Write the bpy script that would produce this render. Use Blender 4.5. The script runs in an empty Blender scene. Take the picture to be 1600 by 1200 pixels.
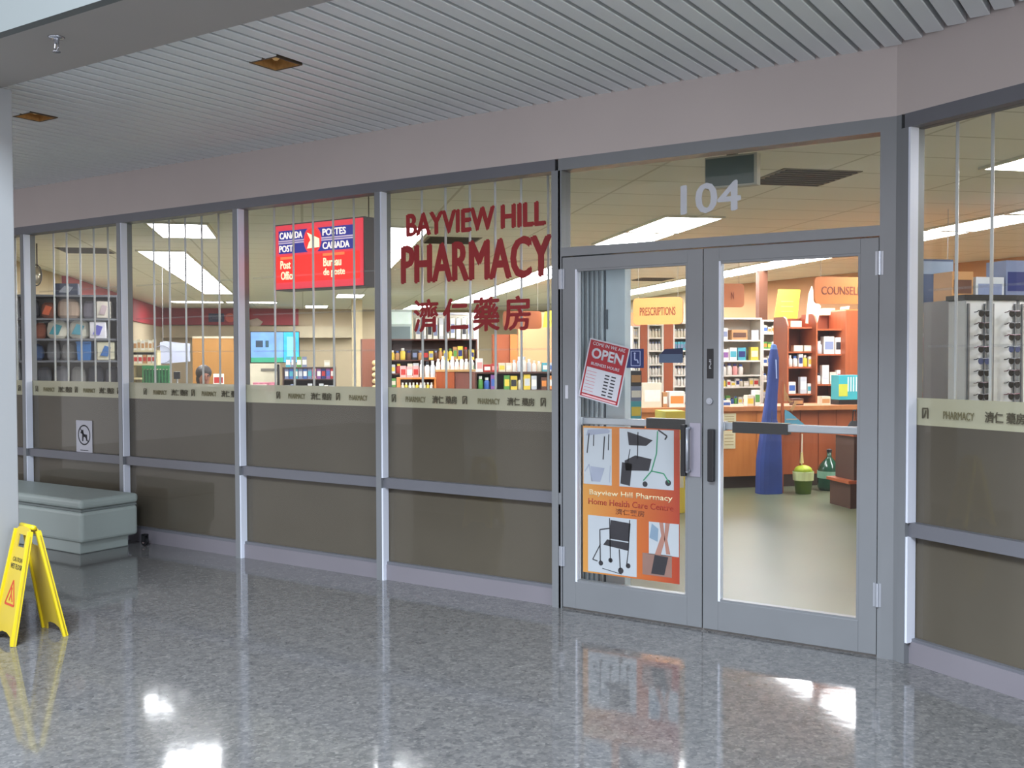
import bpy, bmesh, math, random
from mathutils import Vector, Matrix
random.seed(7)
R = math.radians
scn = bpy.context.scene
C = scn.collection

# ------------------------------------------------------------------ camera
HC, YAW, PITCH, ROLL, F = 1.54, R(56.6), R(1.6), R(-0.17), 1588.0
_v = Vector((-math.cos(YAW), math.sin(YAW), 0)); _r = Vector((math.sin(YAW), math.cos(YAW), 0)); _u = Vector((0, 0, 1))
_v2 = _v*math.cos(PITCH) - _u*math.sin(PITCH); _u2 = _u*math.cos(PITCH) + _v*math.sin(PITCH)
CR = _r*math.cos(ROLL) + _u2*math.sin(ROLL); CU = _u2*math.cos(ROLL) - _r*math.sin(ROLL); CV = _v2
cam_data = bpy.data.cameras.new('camera'); cam = bpy.data.objects.new('camera', cam_data); C.objects.link(cam)
m3 = Matrix((CR, CU, -CV)).transposed()
cam.matrix_world = Matrix.Translation((0, 0, HC)) @ m3.to_4x4()
cam_data.sensor_width = 36.0; cam_data.lens = F/1600*36.0; cam_data.clip_start = 0.05; cam_data.clip_end = 200
scn.camera = cam

# ------------------------------------------------------------------ world, daylight, exposure
scn.view_settings.view_transform = 'Standard'; scn.view_settings.look = 'None'
scn.view_settings.gamma = 1.0; scn.view_settings.use_curve_mapping = False
scn.view_settings.exposure = 0.0
w = bpy.data.worlds.new('World'); scn.world = w; w.use_nodes = True
bg = w.node_tree.nodes['Background']; bg.inputs[0].default_value = (0.98, 0.96, 1.0, 1); bg.inputs[1].default_value = 1.42

def area(name, loc, direction, sx, sy, energy, color):
    l = bpy.data.lights.new(name, 'AREA'); l.shape = 'RECTANGLE'; l.size = sx; l.size_y = sy; l.energy = energy; l.color = color
    o = bpy.data.objects.new(name, l); C.objects.link(o); o.location = loc
    o.rotation_euler = Vector(direction).to_track_quat('-Z', 'Y').to_euler(); return o
area('daylight_side_glazing', (9.0, 0.2, 2.4), (-1, 0.12, -0.05), 6.0, 4.0, 560, (0.84, 0.91, 1.0))
area('daylight_skylight', (-1.8, -1.7, 6.2), (0, 0.12, -1), 4.5, 3.0, 1800, (0.80, 0.90, 1.0))
scn.cycles.max_bounces = 7; scn.cycles.diffuse_bounces = 4; scn.cycles.glossy_bounces = 3
scn.cycles.transparent_max_bounces = 12; scn.cycles.sample_clamp_indirect = 6.0
scn.cycles.caustics_reflective = False; scn.cycles.caustics_refractive = False

# ------------------------------------------------------------------ colour and materials
def lin(h):
    h = h.lstrip('#'); out = []
    for i in (0, 2, 4):
        c = int(h[i:i+2], 16)/255; out.append(c/12.92 if c <= 0.04045 else ((c+0.055)/1.055)**2.4)
    return (*out, 1)
_mats = {}
def mat(h, rough=0.55, metal=0.0, var=0.06, scale=6.0, emit=0.0, alpha=1.0, bump=0.0, spec=0.5, coat=0.0):
    key = (h, rough, metal, var, scale, emit, alpha, bump, spec, coat)
    if key in _mats: return _mats[key]
    m = bpy.data.materials.new('paint_' + h.strip('#')); m.use_nodes = True; n = m.node_tree; b = n.nodes['Principled BSDF']
    b.inputs['Roughness'].default_value = rough; b.inputs['Metallic'].default_value = metal
    b.inputs['Specular IOR Level'].default_value = spec; b.inputs['Coat Weight'].default_value = coat
    c = lin(h)
    tc = n.nodes.new('ShaderNodeTexCoord'); nz = n.nodes.new('ShaderNodeTexNoise'); nz.inputs['Scale'].default_value = scale
    nz.inputs['Detail'].default_value = 3
    n.links.new(tc.outputs['Object'], nz.inputs['Vector'])
    rp = n.nodes.new('ShaderNodeValToRGB')
    rp.color_ramp.elements[0].position = 0.3; rp.color_ramp.elements[1].position = 0.7
    rp.color_ramp.elements[0].color = (*[x*(1-var) for x in c[:3]], 1); rp.color_ramp.elements[1].color = (*[min(1, x*(1+var)) for x in c[:3]], 1)
    n.links.new(nz.outputs['Fac'], rp.inputs[0]); n.links.new(rp.outputs[0], b.inputs['Base Color'])
    if emit:
        n.links.new(rp.outputs[0], b.inputs['Emission Color']); b.inputs['Emission Strength'].default_value = emit
    if bump:
        bp = n.nodes.new('ShaderNodeBump'); bp.inputs['Strength'].default_value = bump; bp.inputs['Distance'].default_value = 0.01
        n.links.new(nz.outputs['Fac'], bp.inputs['Height']); n.links.new(bp.outputs[0], b.inputs['Normal'])
    if alpha < 1: b.inputs['Alpha'].default_value = alpha
    _mats[key] = m; return m

def glass_mat(name='clear_glass', refl=0.06, tint=(0.97, 0.98, 0.97)):
    m = bpy.data.materials.new(name); m.use_nodes = True; n = m.node_tree; n.nodes.clear()
    o = n.nodes.new('ShaderNodeOutputMaterial'); mx = n.nodes.new('ShaderNodeMixShader')
    t = n.nodes.new('ShaderNodeBsdfTransparent'); g = n.nodes.new('ShaderNodeBsdfGlossy'); fr = n.nodes.new('ShaderNodeFresnel')
    fr.inputs[0].default_value = 1.35; t.inputs[0].default_value = (*tint, 1); g.inputs['Roughness'].default_value = 0.02
    nz = n.nodes.new('ShaderNodeTexNoise'); nz.inputs['Scale'].default_value = 1.5
    bp = n.nodes.new('ShaderNodeBump'); bp.inputs['Strength'].default_value = 0.02; bp.inputs['Distance'].default_value = 0.02
    n.links.new(nz.outputs['Fac'], bp.inputs['Height']); n.links.new(bp.outputs[0], g.inputs['Normal'])
    ge = n.nodes.new('ShaderNodeNewGeometry'); mu = n.nodes.new('ShaderNodeMath'); mu.operation = 'MULTIPLY'; iv = n.nodes.new('ShaderNodeMath'); iv.operation = 'SUBTRACT'; iv.inputs[0].default_value = 1.0
    n.links.new(ge.outputs['Backfacing'], iv.inputs[1]); n.links.new(fr.outputs[0], mu.inputs[0]); n.links.new(iv.outputs[0], mu.inputs[1])
    n.links.new(mu.outputs[0], mx.inputs[0]); n.links.new(t.outputs[0], mx.inputs[1]); n.links.new(g.outputs[0], mx.inputs[2])
    n.links.new(mx.outputs[0], o.inputs[0]); return m
GLASS = glass_mat()

def film_mat(name, col, transp, rough=0.35):
    """frosted vinyl: diffuse and translucent with a little see-through"""
    m = bpy.data.materials.new(name); m.use_nodes = True; n = m.node_tree; n.nodes.clear()
    o = n.nodes.new('ShaderNodeOutputMaterial'); mx = n.nodes.new('ShaderNodeMixShader'); m2 = n.nodes.new('ShaderNodeMixShader'); m3_ = n.nodes.new('ShaderNodeMixShader')
    d = n.nodes.new('ShaderNodeBsdfDiffuse'); tl = n.nodes.new('ShaderNodeBsdfTranslucent'); t = n.nodes.new('ShaderNodeBsdfTransparent'); g = n.nodes.new('ShaderNodeBsdfGlossy')
    nz = n.nodes.new('ShaderNodeTexNoise'); nz.inputs['Scale'].default_value = 2.5; tc = n.nodes.new('ShaderNodeTexCoord')
    rp = n.nodes.new('ShaderNodeValToRGB'); c = lin(col)
    rp.color_ramp.elements[0].color = (*[x*0.92 for x in c[:3]], 1); rp.color_ramp.elements[1].color = (*[x*1.08 for x in c[:3]], 1)
    n.links.new(tc.outputs['Object'], nz.inputs['Vector']); n.links.new(nz.outputs['Fac'], rp.inputs[0])
    n.links.new(rp.outputs[0], d.inputs[0]); n.links.new(rp.outputs[0], tl.inputs[0])
    g.inputs['Roughness'].default_value = 0.12
    mx.inputs[0].default_value = 0.0; n.links.new(d.outputs[0], mx.inputs[1]); n.links.new(tl.outputs[0], mx.inputs[2])
    m2.inputs[0].default_value = transp; n.links.new(mx.outputs[0], m2.inputs[1]); n.links.new(t.outputs[0], m2.inputs[2])
    fr = n.nodes.new('ShaderNodeFresnel'); fr.inputs[0].default_value = 1.3
    ge = n.nodes.new('ShaderNodeNewGeometry'); mu = n.nodes.new('ShaderNodeMath'); mu.operation = 'MULTIPLY'; iv = n.nodes.new('ShaderNodeMath'); iv.operation = 'SUBTRACT'; iv.inputs[0].default_value = 1.0
    n.links.new(ge.outputs['Backfacing'], iv.inputs[1]); n.links.new(fr.outputs[0], mu.inputs[0]); n.links.new(iv.outputs[0], mu.inputs[1])
    n.links.new(mu.outputs[0], m3_.inputs[0]); n.links.new(m2.outputs[0], m3_.inputs[1]); n.links.new(g.outputs[0], m3_.inputs[2])
    n.links.new(m3_.outputs[0], o.inputs[0]); return m
FILM = film_mat('frosted_film_brown', '#5c544b', 0.0)
BAND = film_mat('frosted_band_cream', '#c4bea6', 0.25)

def terrazzo():
    m = bpy.data.materials.new('terrazzo'); m.use_nodes = True; n = m.node_tree; b = n.nodes['Principled BSDF']
    tc = n.nodes.new('ShaderNodeTexCoord'); v = n.nodes.new('ShaderNodeTexVoronoi'); v.inputs['Scale'].default_value = 85
    v2 = n.nodes.new('ShaderNodeTexVoronoi'); v2.inputs['Scale'].default_value = 38
    nz = n.nodes.new('ShaderNodeTexNoise'); nz.inputs['Scale'].default_value = 1.2
    for q in (v, v2, nz): n.links.new(tc.outputs['Object'], q.inputs['Vector'])
    r1 = n.nodes.new('ShaderNodeValToRGB'); e = r1.color_ramp.elements
    e[0].position = 0.0; e[0].color = lin('#434344'); e[1].position = 1; e[1].color = lin('#959492')
    for p, cc in ((0.25, '#626263'), (0.6, '#6b6a6a'), (0.8, '#7c7a77')): x = r1.color_ramp.elements.new(p); x.color = lin(cc)
    n.links.new(v.outputs['Color'], r1.inputs[0])
    r2 = n.nodes.new('ShaderNodeValToRGB'); e = r2.color_ramp.elements; e[0].color = lin('#505051'); e[1].color = lin('#8a8885')
    n.links.new(v2.outputs['Color'], r2.inputs[0])
    mx = n.nodes.new('ShaderNodeMix'); mx.data_type = 'RGBA'; mx.inputs[0].default_value = 0.45
    n.links.new(r1.outputs[0], mx.inputs[6]); n.links.new(r2.outputs[0], mx.inputs[7])
    mm = n.nodes.new('ShaderNodeMix'); mm.data_type = 'RGBA'; mm.blend_type = 'MULTIPLY'; mm.inputs[0].default_value = 1.0; mm.inputs[7].default_value = (0.84, 0.84, 0.86, 1)
    n.links.new(mx.outputs[2], mm.inputs[6]); n.links.new(mm.outputs[2], b.inputs['Base Color'])
    mr = n.nodes.new('ShaderNodeMapRange'); mr.inputs[3].default_value = 0.05; mr.inputs[4].default_value = 0.09
    n.links.new(nz.outputs['Fac'], mr.inputs[0]); n.links.new(mr.outputs[0], b.inputs['Roughness'])
    b.inputs['Specular IOR Level'].default_value = 0.45
    wv = n.nodes.new('ShaderNodeTexNoise'); wv.inputs['Scale'].default_value = 7; n.links.new(tc.outputs['Object'], wv.inputs['Vector'])
    bp = n.nodes.new('ShaderNodeBump'); bp.inputs['Strength'].default_value = 0.12; bp.inputs['Distance'].default_value = 0.004
    n.links.new(wv.outputs['Fac'], bp.inputs['Height']); n.links.new(bp.outputs[0], b.inputs['Normal'])
    return m

def ceiling_grid(col, line, rot, tile=0.61):
    m = bpy.data.materials.new('ceiling_tiles'); m.use_nodes = True; n = m.node_tree; b = n.nodes['Principled BSDF']; b.inputs['Roughness'].default_value = 0.9
    tc = n.nodes.new('ShaderNodeTexCoord'); mp = n.nodes.new('ShaderNodeMapping'); mp.inputs['Rotation'].default_value = (0, 0, rot)
    br = n.nodes.new('ShaderNodeTexBrick'); br.offset = 0; br.inputs['Scale'].default_value = 1.0
    br.inputs['Brick Width'].default_value = tile; br.inputs['Row Height'].default_value = tile*2; br.inputs['Mortar Size'].default_value = 0.012
    br.inputs['Color1'].default_value = lin(col); br.inputs['Color2'].default_value = lin(col); br.inputs['Mortar'].default_value = lin(line)
    n.links.new(tc.outputs['Object'], mp.inputs[0]); n.links.new(mp.outputs[0], br.inputs['Vector']); n.links.new(br.outputs['Color'], b.inputs['Base Color'])
    return m

def wood(h1, h2, rough=0.45, scale=1.0):
    key = ('wood', h1, h2, rough, scale)
    if key in _mats: return _mats[key]
    m = bpy.data.materials.new('wood_' + h1.strip('#')); m.use_nodes = True; n = m.node_tree; b = n.nodes['Principled BSDF']; b.inputs['Roughness'].default_value = rough
    tc = n.nodes.new('ShaderNodeTexCoord'); mp = n.nodes.new('ShaderNodeMapping'); mp.inputs['Scale'].default_value = (8*scale, 8*scale, 0.7*scale)
    nz = n.nodes.new('ShaderNodeTexNoise'); nz.inputs['Scale'].default_value = 3; nz.inputs['Detail'].default_value = 5
    rp = n.nodes.new('ShaderNodeValToRGB'); rp.color_ramp.elements[0].color = lin(h1); rp.color_ramp.elements[1].color = lin(h2)
    n.links.new(tc.outputs['Object'], mp.inputs[0]); n.links.new(mp.outputs[0], nz.inputs['Vector']); n.links.new(nz.outputs['Fac'], rp.inputs[0]); n.links.new(rp.outputs[0], b.inputs['Base Color'])
    _mats[key] = m; return m

def grad_mat(name, c1, c2, c3, axis=0, size=0.5, emit=0.0):
    """printed colour gradient across a sheet (object x or z)"""
    m = bpy.data.materials.new(name); m.use_nodes = True; n = m.node_tree; b = n.nodes['Principled BSDF']; b.inputs['Roughness'].default_value = 0.45
    tc = n.nodes.new('ShaderNodeTexCoord'); sp = n.nodes.new('ShaderNodeSeparateXYZ'); mr = n.nodes.new('ShaderNodeMapRange')
    mr.inputs[1].default_value = -size/2; mr.inputs[2].default_value = size/2
    rp = n.nodes.new('ShaderNodeValToRGB'); rp.color_ramp.elements[0].color = lin(c1); rp.color_ramp.elements[1].color = lin(c3)
    x = rp.color_ramp.elements.new(0.5); x.color = lin(c2)
    n.links.new(tc.outputs['Object'], sp.inputs[0]); n.links.new(sp.outputs[axis], mr.inputs[0]); n.links.new(mr.outputs[0], rp.inputs[0]); n.links.new(rp.outputs[0], b.inputs['Base Color'])
    if emit: n.links.new(rp.outputs[0], b.inputs['Emission Color']); b.inputs['Emission Strength'].default_value = emit
    return m

# ------------------------------------------------------------------ mesh builder
class MB:
    def __init__(s): s.bm = bmesh.new()
    def _add(s, verts, faces, M=None):
        vs = [s.bm.verts.new((M @ Vector(v)) if M else Vector(v)) for v in verts]
        for f in faces:
            try: s.bm.faces.new([vs[i] for i in f])
            except ValueError: pass
        return vs
    def box(s, x0, x1, y0, y1, z0, z1, M=None):
        s._add([(x0,y0,z0),(x1,y0,z0),(x1,y1,z0),(x0,y1,z0),(x0,y0,z1),(x1,y0,z1),(x1,y1,z1),(x0,y1,z1)],
               [(0,3,2,1),(4,5,6,7),(0,1,5,4),(1,2,6,5),(2,3,7,6),(3,0,4,7)], M); return s
    def prism(s, pts, a0, a1, axis='y', M=None):
        """extrude a closed 2-D outline; axis y: pts are (x,z); axis z: (x,y); axis x: (y,z)"""
        def P(p, a): return (p[0], a, p[1]) if axis == 'y' else ((p[0], p[1], a) if axis == 'z' else (a, p[0], p[1]))
        n = len(pts); s._add([P(p, a0) for p in pts] + [P(p, a1) for p in pts],
            [tuple(range(n)), tuple(range(2*n-1, n-1, -1))] + [(i, i+n, (i+1) % n+n, (i+1) % n) for i in range(n)], M); return s
    def lathe(s, prof, seg=16, M=None, cx=0, cy=0):
        n = len(prof); vs = []; fs = []
        for k in range(seg):
            a = 2*math.pi*k/seg
            for (r, z) in prof: vs.append((cx+r*math.cos(a), cy+r*math.sin(a), z))
        for k in range(seg):
            k2 = (k+1) % seg
            for i in range(n-1): fs.append((k*n+i, k2*n+i, k2*n+i+1, k*n+i+1))
        fs.append(tuple(k*n for k in range(seg))[::-1]); fs.append(tuple(k*n+n-1 for k in range(seg)))
        s._add(vs, fs, M); return s
    def cyl(s, p0, p1, r, seg=10, r2=None):
        p0, p1 = Vector(p0), Vector(p1); d = p1-p0; q = d.to_track_quat('Z', 'Y').to_matrix().to_4x4()
        return s.lathe([(r, 0), (r if r2 is None else r2, d.length)], seg, Matrix.Translation(p0) @ q)
    def tube(s, pts, r, seg=8):
        for a, b in zip(pts[:-1], pts[1:]): s.cyl(a, b, r, seg)
        for p in pts[1:-1]: s.ball(p, r, 6)
        return s
    def ball(s, c, r, seg=12, sc=(1, 1, 1)):
        prof = [(max(1e-4, r*math.sin(math.pi*i/seg)), -r*math.cos(math.pi*i/seg)) for i in range(seg+1)]
        s.lathe(prof, seg*2, Matrix.Translation(c) @ Matrix.Diagonal((*sc, 1))); return s
    def stroke(s, pts, wd, y0, y1):
        """flat printed line in the x-z plane"""
        for (ax, az), (bx, bz) in zip(pts[:-1], pts[1:]):
            d = Vector((bx-ax, bz-az)); L = d.length or 1e-6; nx, nz = -d.y/L*wd/2, d.x/L*wd/2
            s.prism([(ax+nx, az+nz), (ax-nx, az-nz), (bx-nx, bz-nz), (bx+nx, bz+nz)], y0, y1)
        return s
    def disc(s, cx, cz, r, y0, y1, seg=24, sx=1.0):
        s.prism([(cx+r*sx*math.cos(2*math.pi*k/seg), cz+r*math.sin(2*math.pi*k/seg)) for k in range(seg)], y0, y1); return s
    def build(s, name, m, parent=None, bevel=0.0, smooth=False, loc=None):
        bmesh.ops.recalc_face_normals(s.bm, faces=s.bm.faces)
        me = bpy.data.meshes.new(name); s.bm.to_mesh(me); s.bm.free()
        if loc is not None: me.transform(Matrix.Translation(-Vector(loc)))
        o = bpy.data.objects.new(name, me); C.objects.link(o); me.materials.append(m)
        if loc is not None: o.location = loc
        if parent: o.parent = parent
        if smooth:
            for p in me.polygons: p.use_smooth = True
        if bevel:
            b = o.modifiers.new('bevel', 'BEVEL'); b.width = bevel; b.segments = 3; b.limit_method = 'ANGLE'
        return o

def tag(o, label=None, cat=None, group=None, kind=None):
    if label: o['label'] = label
    if cat: o['category'] = cat
    if group: o['group'] = group
    if kind: o['kind'] = kind
    return o
def thing(name, label, cat, loc=(0, 0, 0), rotz=0, group=None, kind=None):
    o = bpy.data.objects.new(name, None); C.objects.link(o); o.empty_display_size = 0.1
    o.location = loc; o.rotation_euler = (0, 0, rotz); return tag(o, label, cat, group, kind)
def struct(o, label=None): o['kind'] = 'structure'; 
def dup(src, loc, rotz=None, label=None, group=None):
    c = src.copy(); C.objects.link(c); c.location = loc
    if rotz is not None: c.rotation_euler = (0, 0, rotz)
    if label: c['label'] = label
    if group: c['group'] = group
    for ch in src.children:
        k = ch.copy(); C.objects.link(k); k.parent = c
        for g in ch.children:
            q = g.copy(); C.objects.link(q); q.parent = k
    return c

def text_obj(name, body, m, parent, x, y, z, h, width=None, rotz=0.0, ext=0.0008, bold=0.0, align='CENTER', shear=0.0, tilt=0.0, spacing=1.0, thick=0.0):
    """upright lettering facing -y; (x,y,z) is the bottom centre of the line; h = cap height"""
    cu = bpy.data.curves.new(name, 'FONT'); cu.body = body; cu.size = 1.0; cu.extrude = 0; cu.align_x = align; cu.offset = bold; cu.space_character = spacing
    cu.resolution_u = 3
    t = bpy.data.objects.new(name, cu); C.objects.link(t)
    dg = bpy.context.evaluated_depsgraph_get(); me = bpy.data.meshes.new_from_object(t.evaluated_get(dg))
    bpy.data.objects.remove(t)
    xs = [v.co.x for v in me.vertices]; ys = [v.co.y for v in me.vertices]
    x0, x1, y0, y1 = min(xs), max(xs), min(ys), max(ys)
    sy = h/(y1-y0); sx = (width/(x1-x0)) if width else sy
    cx = (x0+x1)/2 if align == 'CENTER' else x0
    for v in me.vertices:
        px, pz = (v.co.x-cx)*sx, (v.co.y-y0)*sy
        v.co = Vector((px + shear*pz, 0, pz))
    bm = bmesh.new(); bm.from_mesh(me)
    if thick:
        base = bm.faces[:]
        for i_, (dx, dz) in enumerate(((-thick, 0), (thick, 0), (-thick*.5, -thick*0.7), (thick*.5, thick*0.7))):
            q_ = bmesh.ops.duplicate(bm, geom=base); bmesh.ops.translate(bm, verts=[g for g in q_['geom'] if isinstance(g, bmesh.types.BMVert)], vec=(dx, -0.00025*(i_+1), dz))
    r_ = bmesh.ops.extrude_face_region(bm, geom=bm.faces[:]); bmesh.ops.translate(bm, verts=[g for g in r_['geom'] if isinstance(g, bmesh.types.BMVert)], vec=(0, -ext, 0))
    bmesh.ops.recalc_face_normals(bm, faces=bm.faces); bm.to_mesh(me); bm.free(); me.name = name
    me.materials.clear(); me.materials.append(m)
    o = bpy.data.objects.new(name, me); C.objects.link(o); o.location = (x, y, z); o.rotation_euler = (0, tilt, rotz)
    if parent: o.parent = parent
    return o

# places in the hall found from the photograph: where the sight line of a pixel meets a vertical plane
def ray(px, py): return CV*F + CR*(px-800) - CU*(py-600)
def hit(px, py, dist, rot=0.0, base=(0, 0)):
    """point on the vertical plane whose normal is the local y axis turned by rot, at distance dist"""
    n = Vector((-math.sin(rot), math.cos(rot), 0)); d = ray(px, py); t = dist/(d @ n) if not isinstance(base, Vector) else (((base - Vector((0,0,HC))) @ n)/(d @ n))
    return Vector((0, 0, HC)) + d*t
def hitz(px, py, z): d = ray(px, py); return Vector((0, 0, HC)) + d*((z-HC)/d.z)
def rect(px0, py0, px1, py1, dist, rot=0.0):
    """u0,u1,z0,z1 on that plane of a pixel rectangle"""
    cx, cy = (px0+px1)/2, (py0+py1)/2; ax = Vector((math.cos(rot), math.sin(rot), 0))
    return hit(px0, cy, dist, rot) @ ax, hit(px1, cy, dist, rot) @ ax, hit(cx, py1, dist, rot).z, hit(cx, py0, dist, rot).z
def loc_of(u, dist, z, rot):
    return Vector((math.cos(rot)*u - math.sin(rot)*dist, math.sin(rot)*u + math.cos(rot)*dist, z))
E45 = R(45)

# ------------------------------------------------------------------ the setting: mall side
YF, YG = 5.30, 5.36
ZH0, ZH1, ZC = 2.655, 2.725, 3.07
A = R(28.5); c0 = Vector((-1.20, YF, 0)); AX = Vector((math.cos(A), -math.sin(A), 0)); AN = Vector((math.sin(A), math.cos(A), 0))
FR = mat('#7f8286', 0.38, 0.35, 0.03, 3)          # silver grey aluminium
FRD = mat('#6e6f76', 0.42, 0.3, 0.03, 3)
WALLP = mat('#c3b8b5', 0.8, 0, 0.03, 1.5, bump=0.05)
WHITE = mat('#c9cdd2', 0.6, 0, 0.02, 2)

fl = MB().box(-16, 9, -7, YF+0.08, -0.1, 0).build('floor', terrazzo()); struct(fl)
# store floor, shaped by the store outline
OUT = [(-10.9, 5.34), (-23.2, 17.8), (-15.0, 26.0), (-7.5, 18.5), (1.5, 13.5), (1.55, 3.85), (-1.16, 5.34)]
def vinyl():
    m = mat('#5f634e', 0.32, 0, 0.12, 0.9, spec=0.3); return m
sf = MB().prism(OUT, -0.1, 0.004, 'z').build('floor_store', vinyl()); struct(sf)
sc_ = MB().prism(OUT, 2.85, 2.95, 'z').build('ceiling_store', ceiling_grid('#f0eeea', '#d2cfc8', R(45))); struct(sc_)
def wall(name, p, q, z0, z1, m, t=0.1, trim=0.0):
    p, q = Vector((*p, 0)), Vector((*q, 0)); d = (q-p).normalized(); n = Vector((-d.y, d.x, 0))
    mb = MB(); pts = [(p+d*trim)[:2], (q-d*trim)[:2], (q-d*trim+n*-t)[:2], (p+d*trim+n*-t)[:2]]
    o = mb.prism([tuple(x) for x in pts], z0, z1, 'z').build(name, m); struct(o); return o
CREAM = mat('#b9a98c', 0.8, 0, 0.03, 1)
PEACH = mat('#c79468', 0.75, 0, 0.03, 1)
wall('wall_left', (-23.2, 17.8), (-10.9, 5.34), 0.0, 2.85, CREAM, -0.1)
wall('wall_back', (-15.0, 26.0), (-23.2, 17.8), 0.0, 2.85, CREAM, -0.1)
wall('wall_inner', (-7.5, 18.5), (-15.0, 26.0), 0.0, 2.85, CREAM, -0.1)
wall('wall_pharmacy', (1.5, 13.5), (-7.5, 18.5), 0.0, 2.85, PEACH, -0.1)
wall('wall_right', (1.55, 3.85), (1.5, 13.5), 0.0, 2.85, CREAM, -0.1)

# slatted metal ceiling over the concourse: slats run away from the shopfront, 108 mm pitch
mb = MB(); x = -1.188+0.013
SL = []
while x < 3.2: x += 0.108
LIGHTS = [(-3.98, 3.80), (-6.13, 3.78)]
while x > -12.5:
    x0, x1 = x-0.108+0.023, x
    yend = YF
    if x1 > -1.2: yend = YF - (x1+1.2)*math.tan(A)
    segs = [(3.18, yend)]
    for lx, ly in LIGHTS:
        if x1 > lx-0.10 and x0 < lx+0.10: segs = [(3.18, ly-0.095), (ly+0.095, yend)]
    for ya, yb in segs:
        if yb > ya: mb.prism([(x0, ZC+0.042), (x0, ZC+0.003), (x0+0.004, ZC), (x1-0.004, ZC), (x1, ZC+0.003), (x1, ZC+0.042)], ya, yb)
    x -= 0.108
o = mb.build('ceiling', mat('#e6eaec', 0.45, 0.05, 0.02, 2)); struct(o)
o = MB().box(-12.6, 3.2, 3.18, YF+0.1, ZC+0.16, ZC+0.2).build('ceiling_plenum', mat('#1f1f20', 0.9)); struct(o)
o = MB().box(-12.6, 3.2, 2.69, 3.18, 3.03, 3.27).build('ceiling_soffit', mat('#aaa6a2', 0.75, 0, 0.03, 1)); struct(o)
o = MB().box(-12.6, 3.2, 2.64, 2.69, 3.03, 6.4).build('wall_bulkhead', mat('#6f7474', 0.7, 0, 0.02, 1)); struct(o)
# wall band above the shopfront
wb = MB().box(-12.5, -1.2, YF, YF+0.12, ZH1, ZC+0.16); 
M_R = Matrix.Translation(c0) @ Matrix.Rotation(-A, 4, 'Z')
wb.box(0, 3.4, 0, 0.12, ZH1, ZC+0.16, M_R)
struct(wb.build('wall_front', WALLP))
kb = MB().box(-12.5, -3.2, YF+0.03, YF+0.13, 0, 0.105); kb.box(0.0, 3.4, 0.03, 0.13, 0, 0.11, M_R)
struct(kb.build('trim_1', mat('#77737a', 0.5, 0, 0.04, 2)))
# end wall left of the shopfront, beyond the column
struct(MB().box(-12.6, -12.5, 2.7, YF+0.1, 0, ZC+0.16).build('wall_end', WALLP))
# atrium roof above the concourse
def roof():
    cu = bpy.data.curves.new('roof', 'CURVE'); cu.dimensions = '2D'; cu.fill_mode = 'BOTH'; cu.extrude = 0.03
    ZR = 6.45
    def loop(pts):
        sp = cu.splines.new('POLY'); sp.points.add(len(pts)-1); sp.use_cyclic_u = True
        for i, p in enumerate(pts): sp.points[i].co = (p[0], p[1], 0, 1)
    loop([(-12.6, -7), (9.2, -7), (9.2, 2.66), (-12.6, 2.66)])
    t = bpy.data.objects.new('roof', cu); C.objects.link(t)
    me = bpy.data.meshes.new_from_object(t.evaluated_get(bpy.context.evaluated_depsgraph_get())); bpy.data.objects.remove(t)
    o = bpy.data.objects.new('ceiling_atrium', me); C.objects.link(o); o.location = (0, 0, ZR); me.materials.clear(); me.materials.append(WHITE); struct(o)
roof()

# column at the left with its white cladding
tc = thing('column', 'white clad square column at the left edge of the photo', 'column', (-5.765, 2.965, 0)); tc['kind'] = 'structure'
MB().box(-0.3, 0.3, -0.27, 0.27, 0.08, 3.03).build('cladding', mat('#9c9ea0', 0.5, 0, 0.015, 1), tc, bevel=0.006)
MB().box(-0.29, 0.29, -0.26, 0.26, 0.0, 0.08).build('base', mat('#4c4a4e', 0.6), tc)

# recessed square downlights
def downlight(lx, ly, label):
    t = thing('recessed_downlight', label, 'ceiling light', (lx, ly, ZC))
    m = MB()
    for (a, b, c, d) in ((-0.098, 0.098, -0.093, -0.085), (-0.098, 0.098, 0.085, 0.093), (-0.098, -0.09, -0.085, 0.085), (0.09, 0.098, -0.085, 0.085)): m.box(a, b, c, d, -0.002, 0.05)
    m.build('trim_ring', mat('#5b4c3c', 0.5, 0.3), t)
    m = MB()
    for (a, b, c, d) in ((-0.09, 0.09, -0.085, -0.08), (-0.09, 0.09, 0.08, 0.085), (-0.09, -0.085, -0.08, 0.08), (0.085, 0.09, -0.08, 0.08)): m.box(a, b, c, d, 0.0, 0.13)
    m.box(-0.085, 0.085, -0.08, 0.08, 0.125, 0.13)
    m.build('reflector', mat('#b8905c', 0.3, 0.5, 0.2, 25, emit=0.04), t)
    MB().lathe([(0.012, 0.02), (0.03, 0.04), (0.034, 0.09), (0.02, 0.125)], 14).build('lamp', mat('#caa36a', 0.3, 0.1, emit=0.25), t, smooth=True)
downlight(*LIGHTS[0], 'square brass recessed downlight in the slatted ceiling, nearer and larger of the two')
downlight(*LIGHTS[1], 'square brass recessed downlight in the slatted ceiling, right beside the white column')
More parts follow.
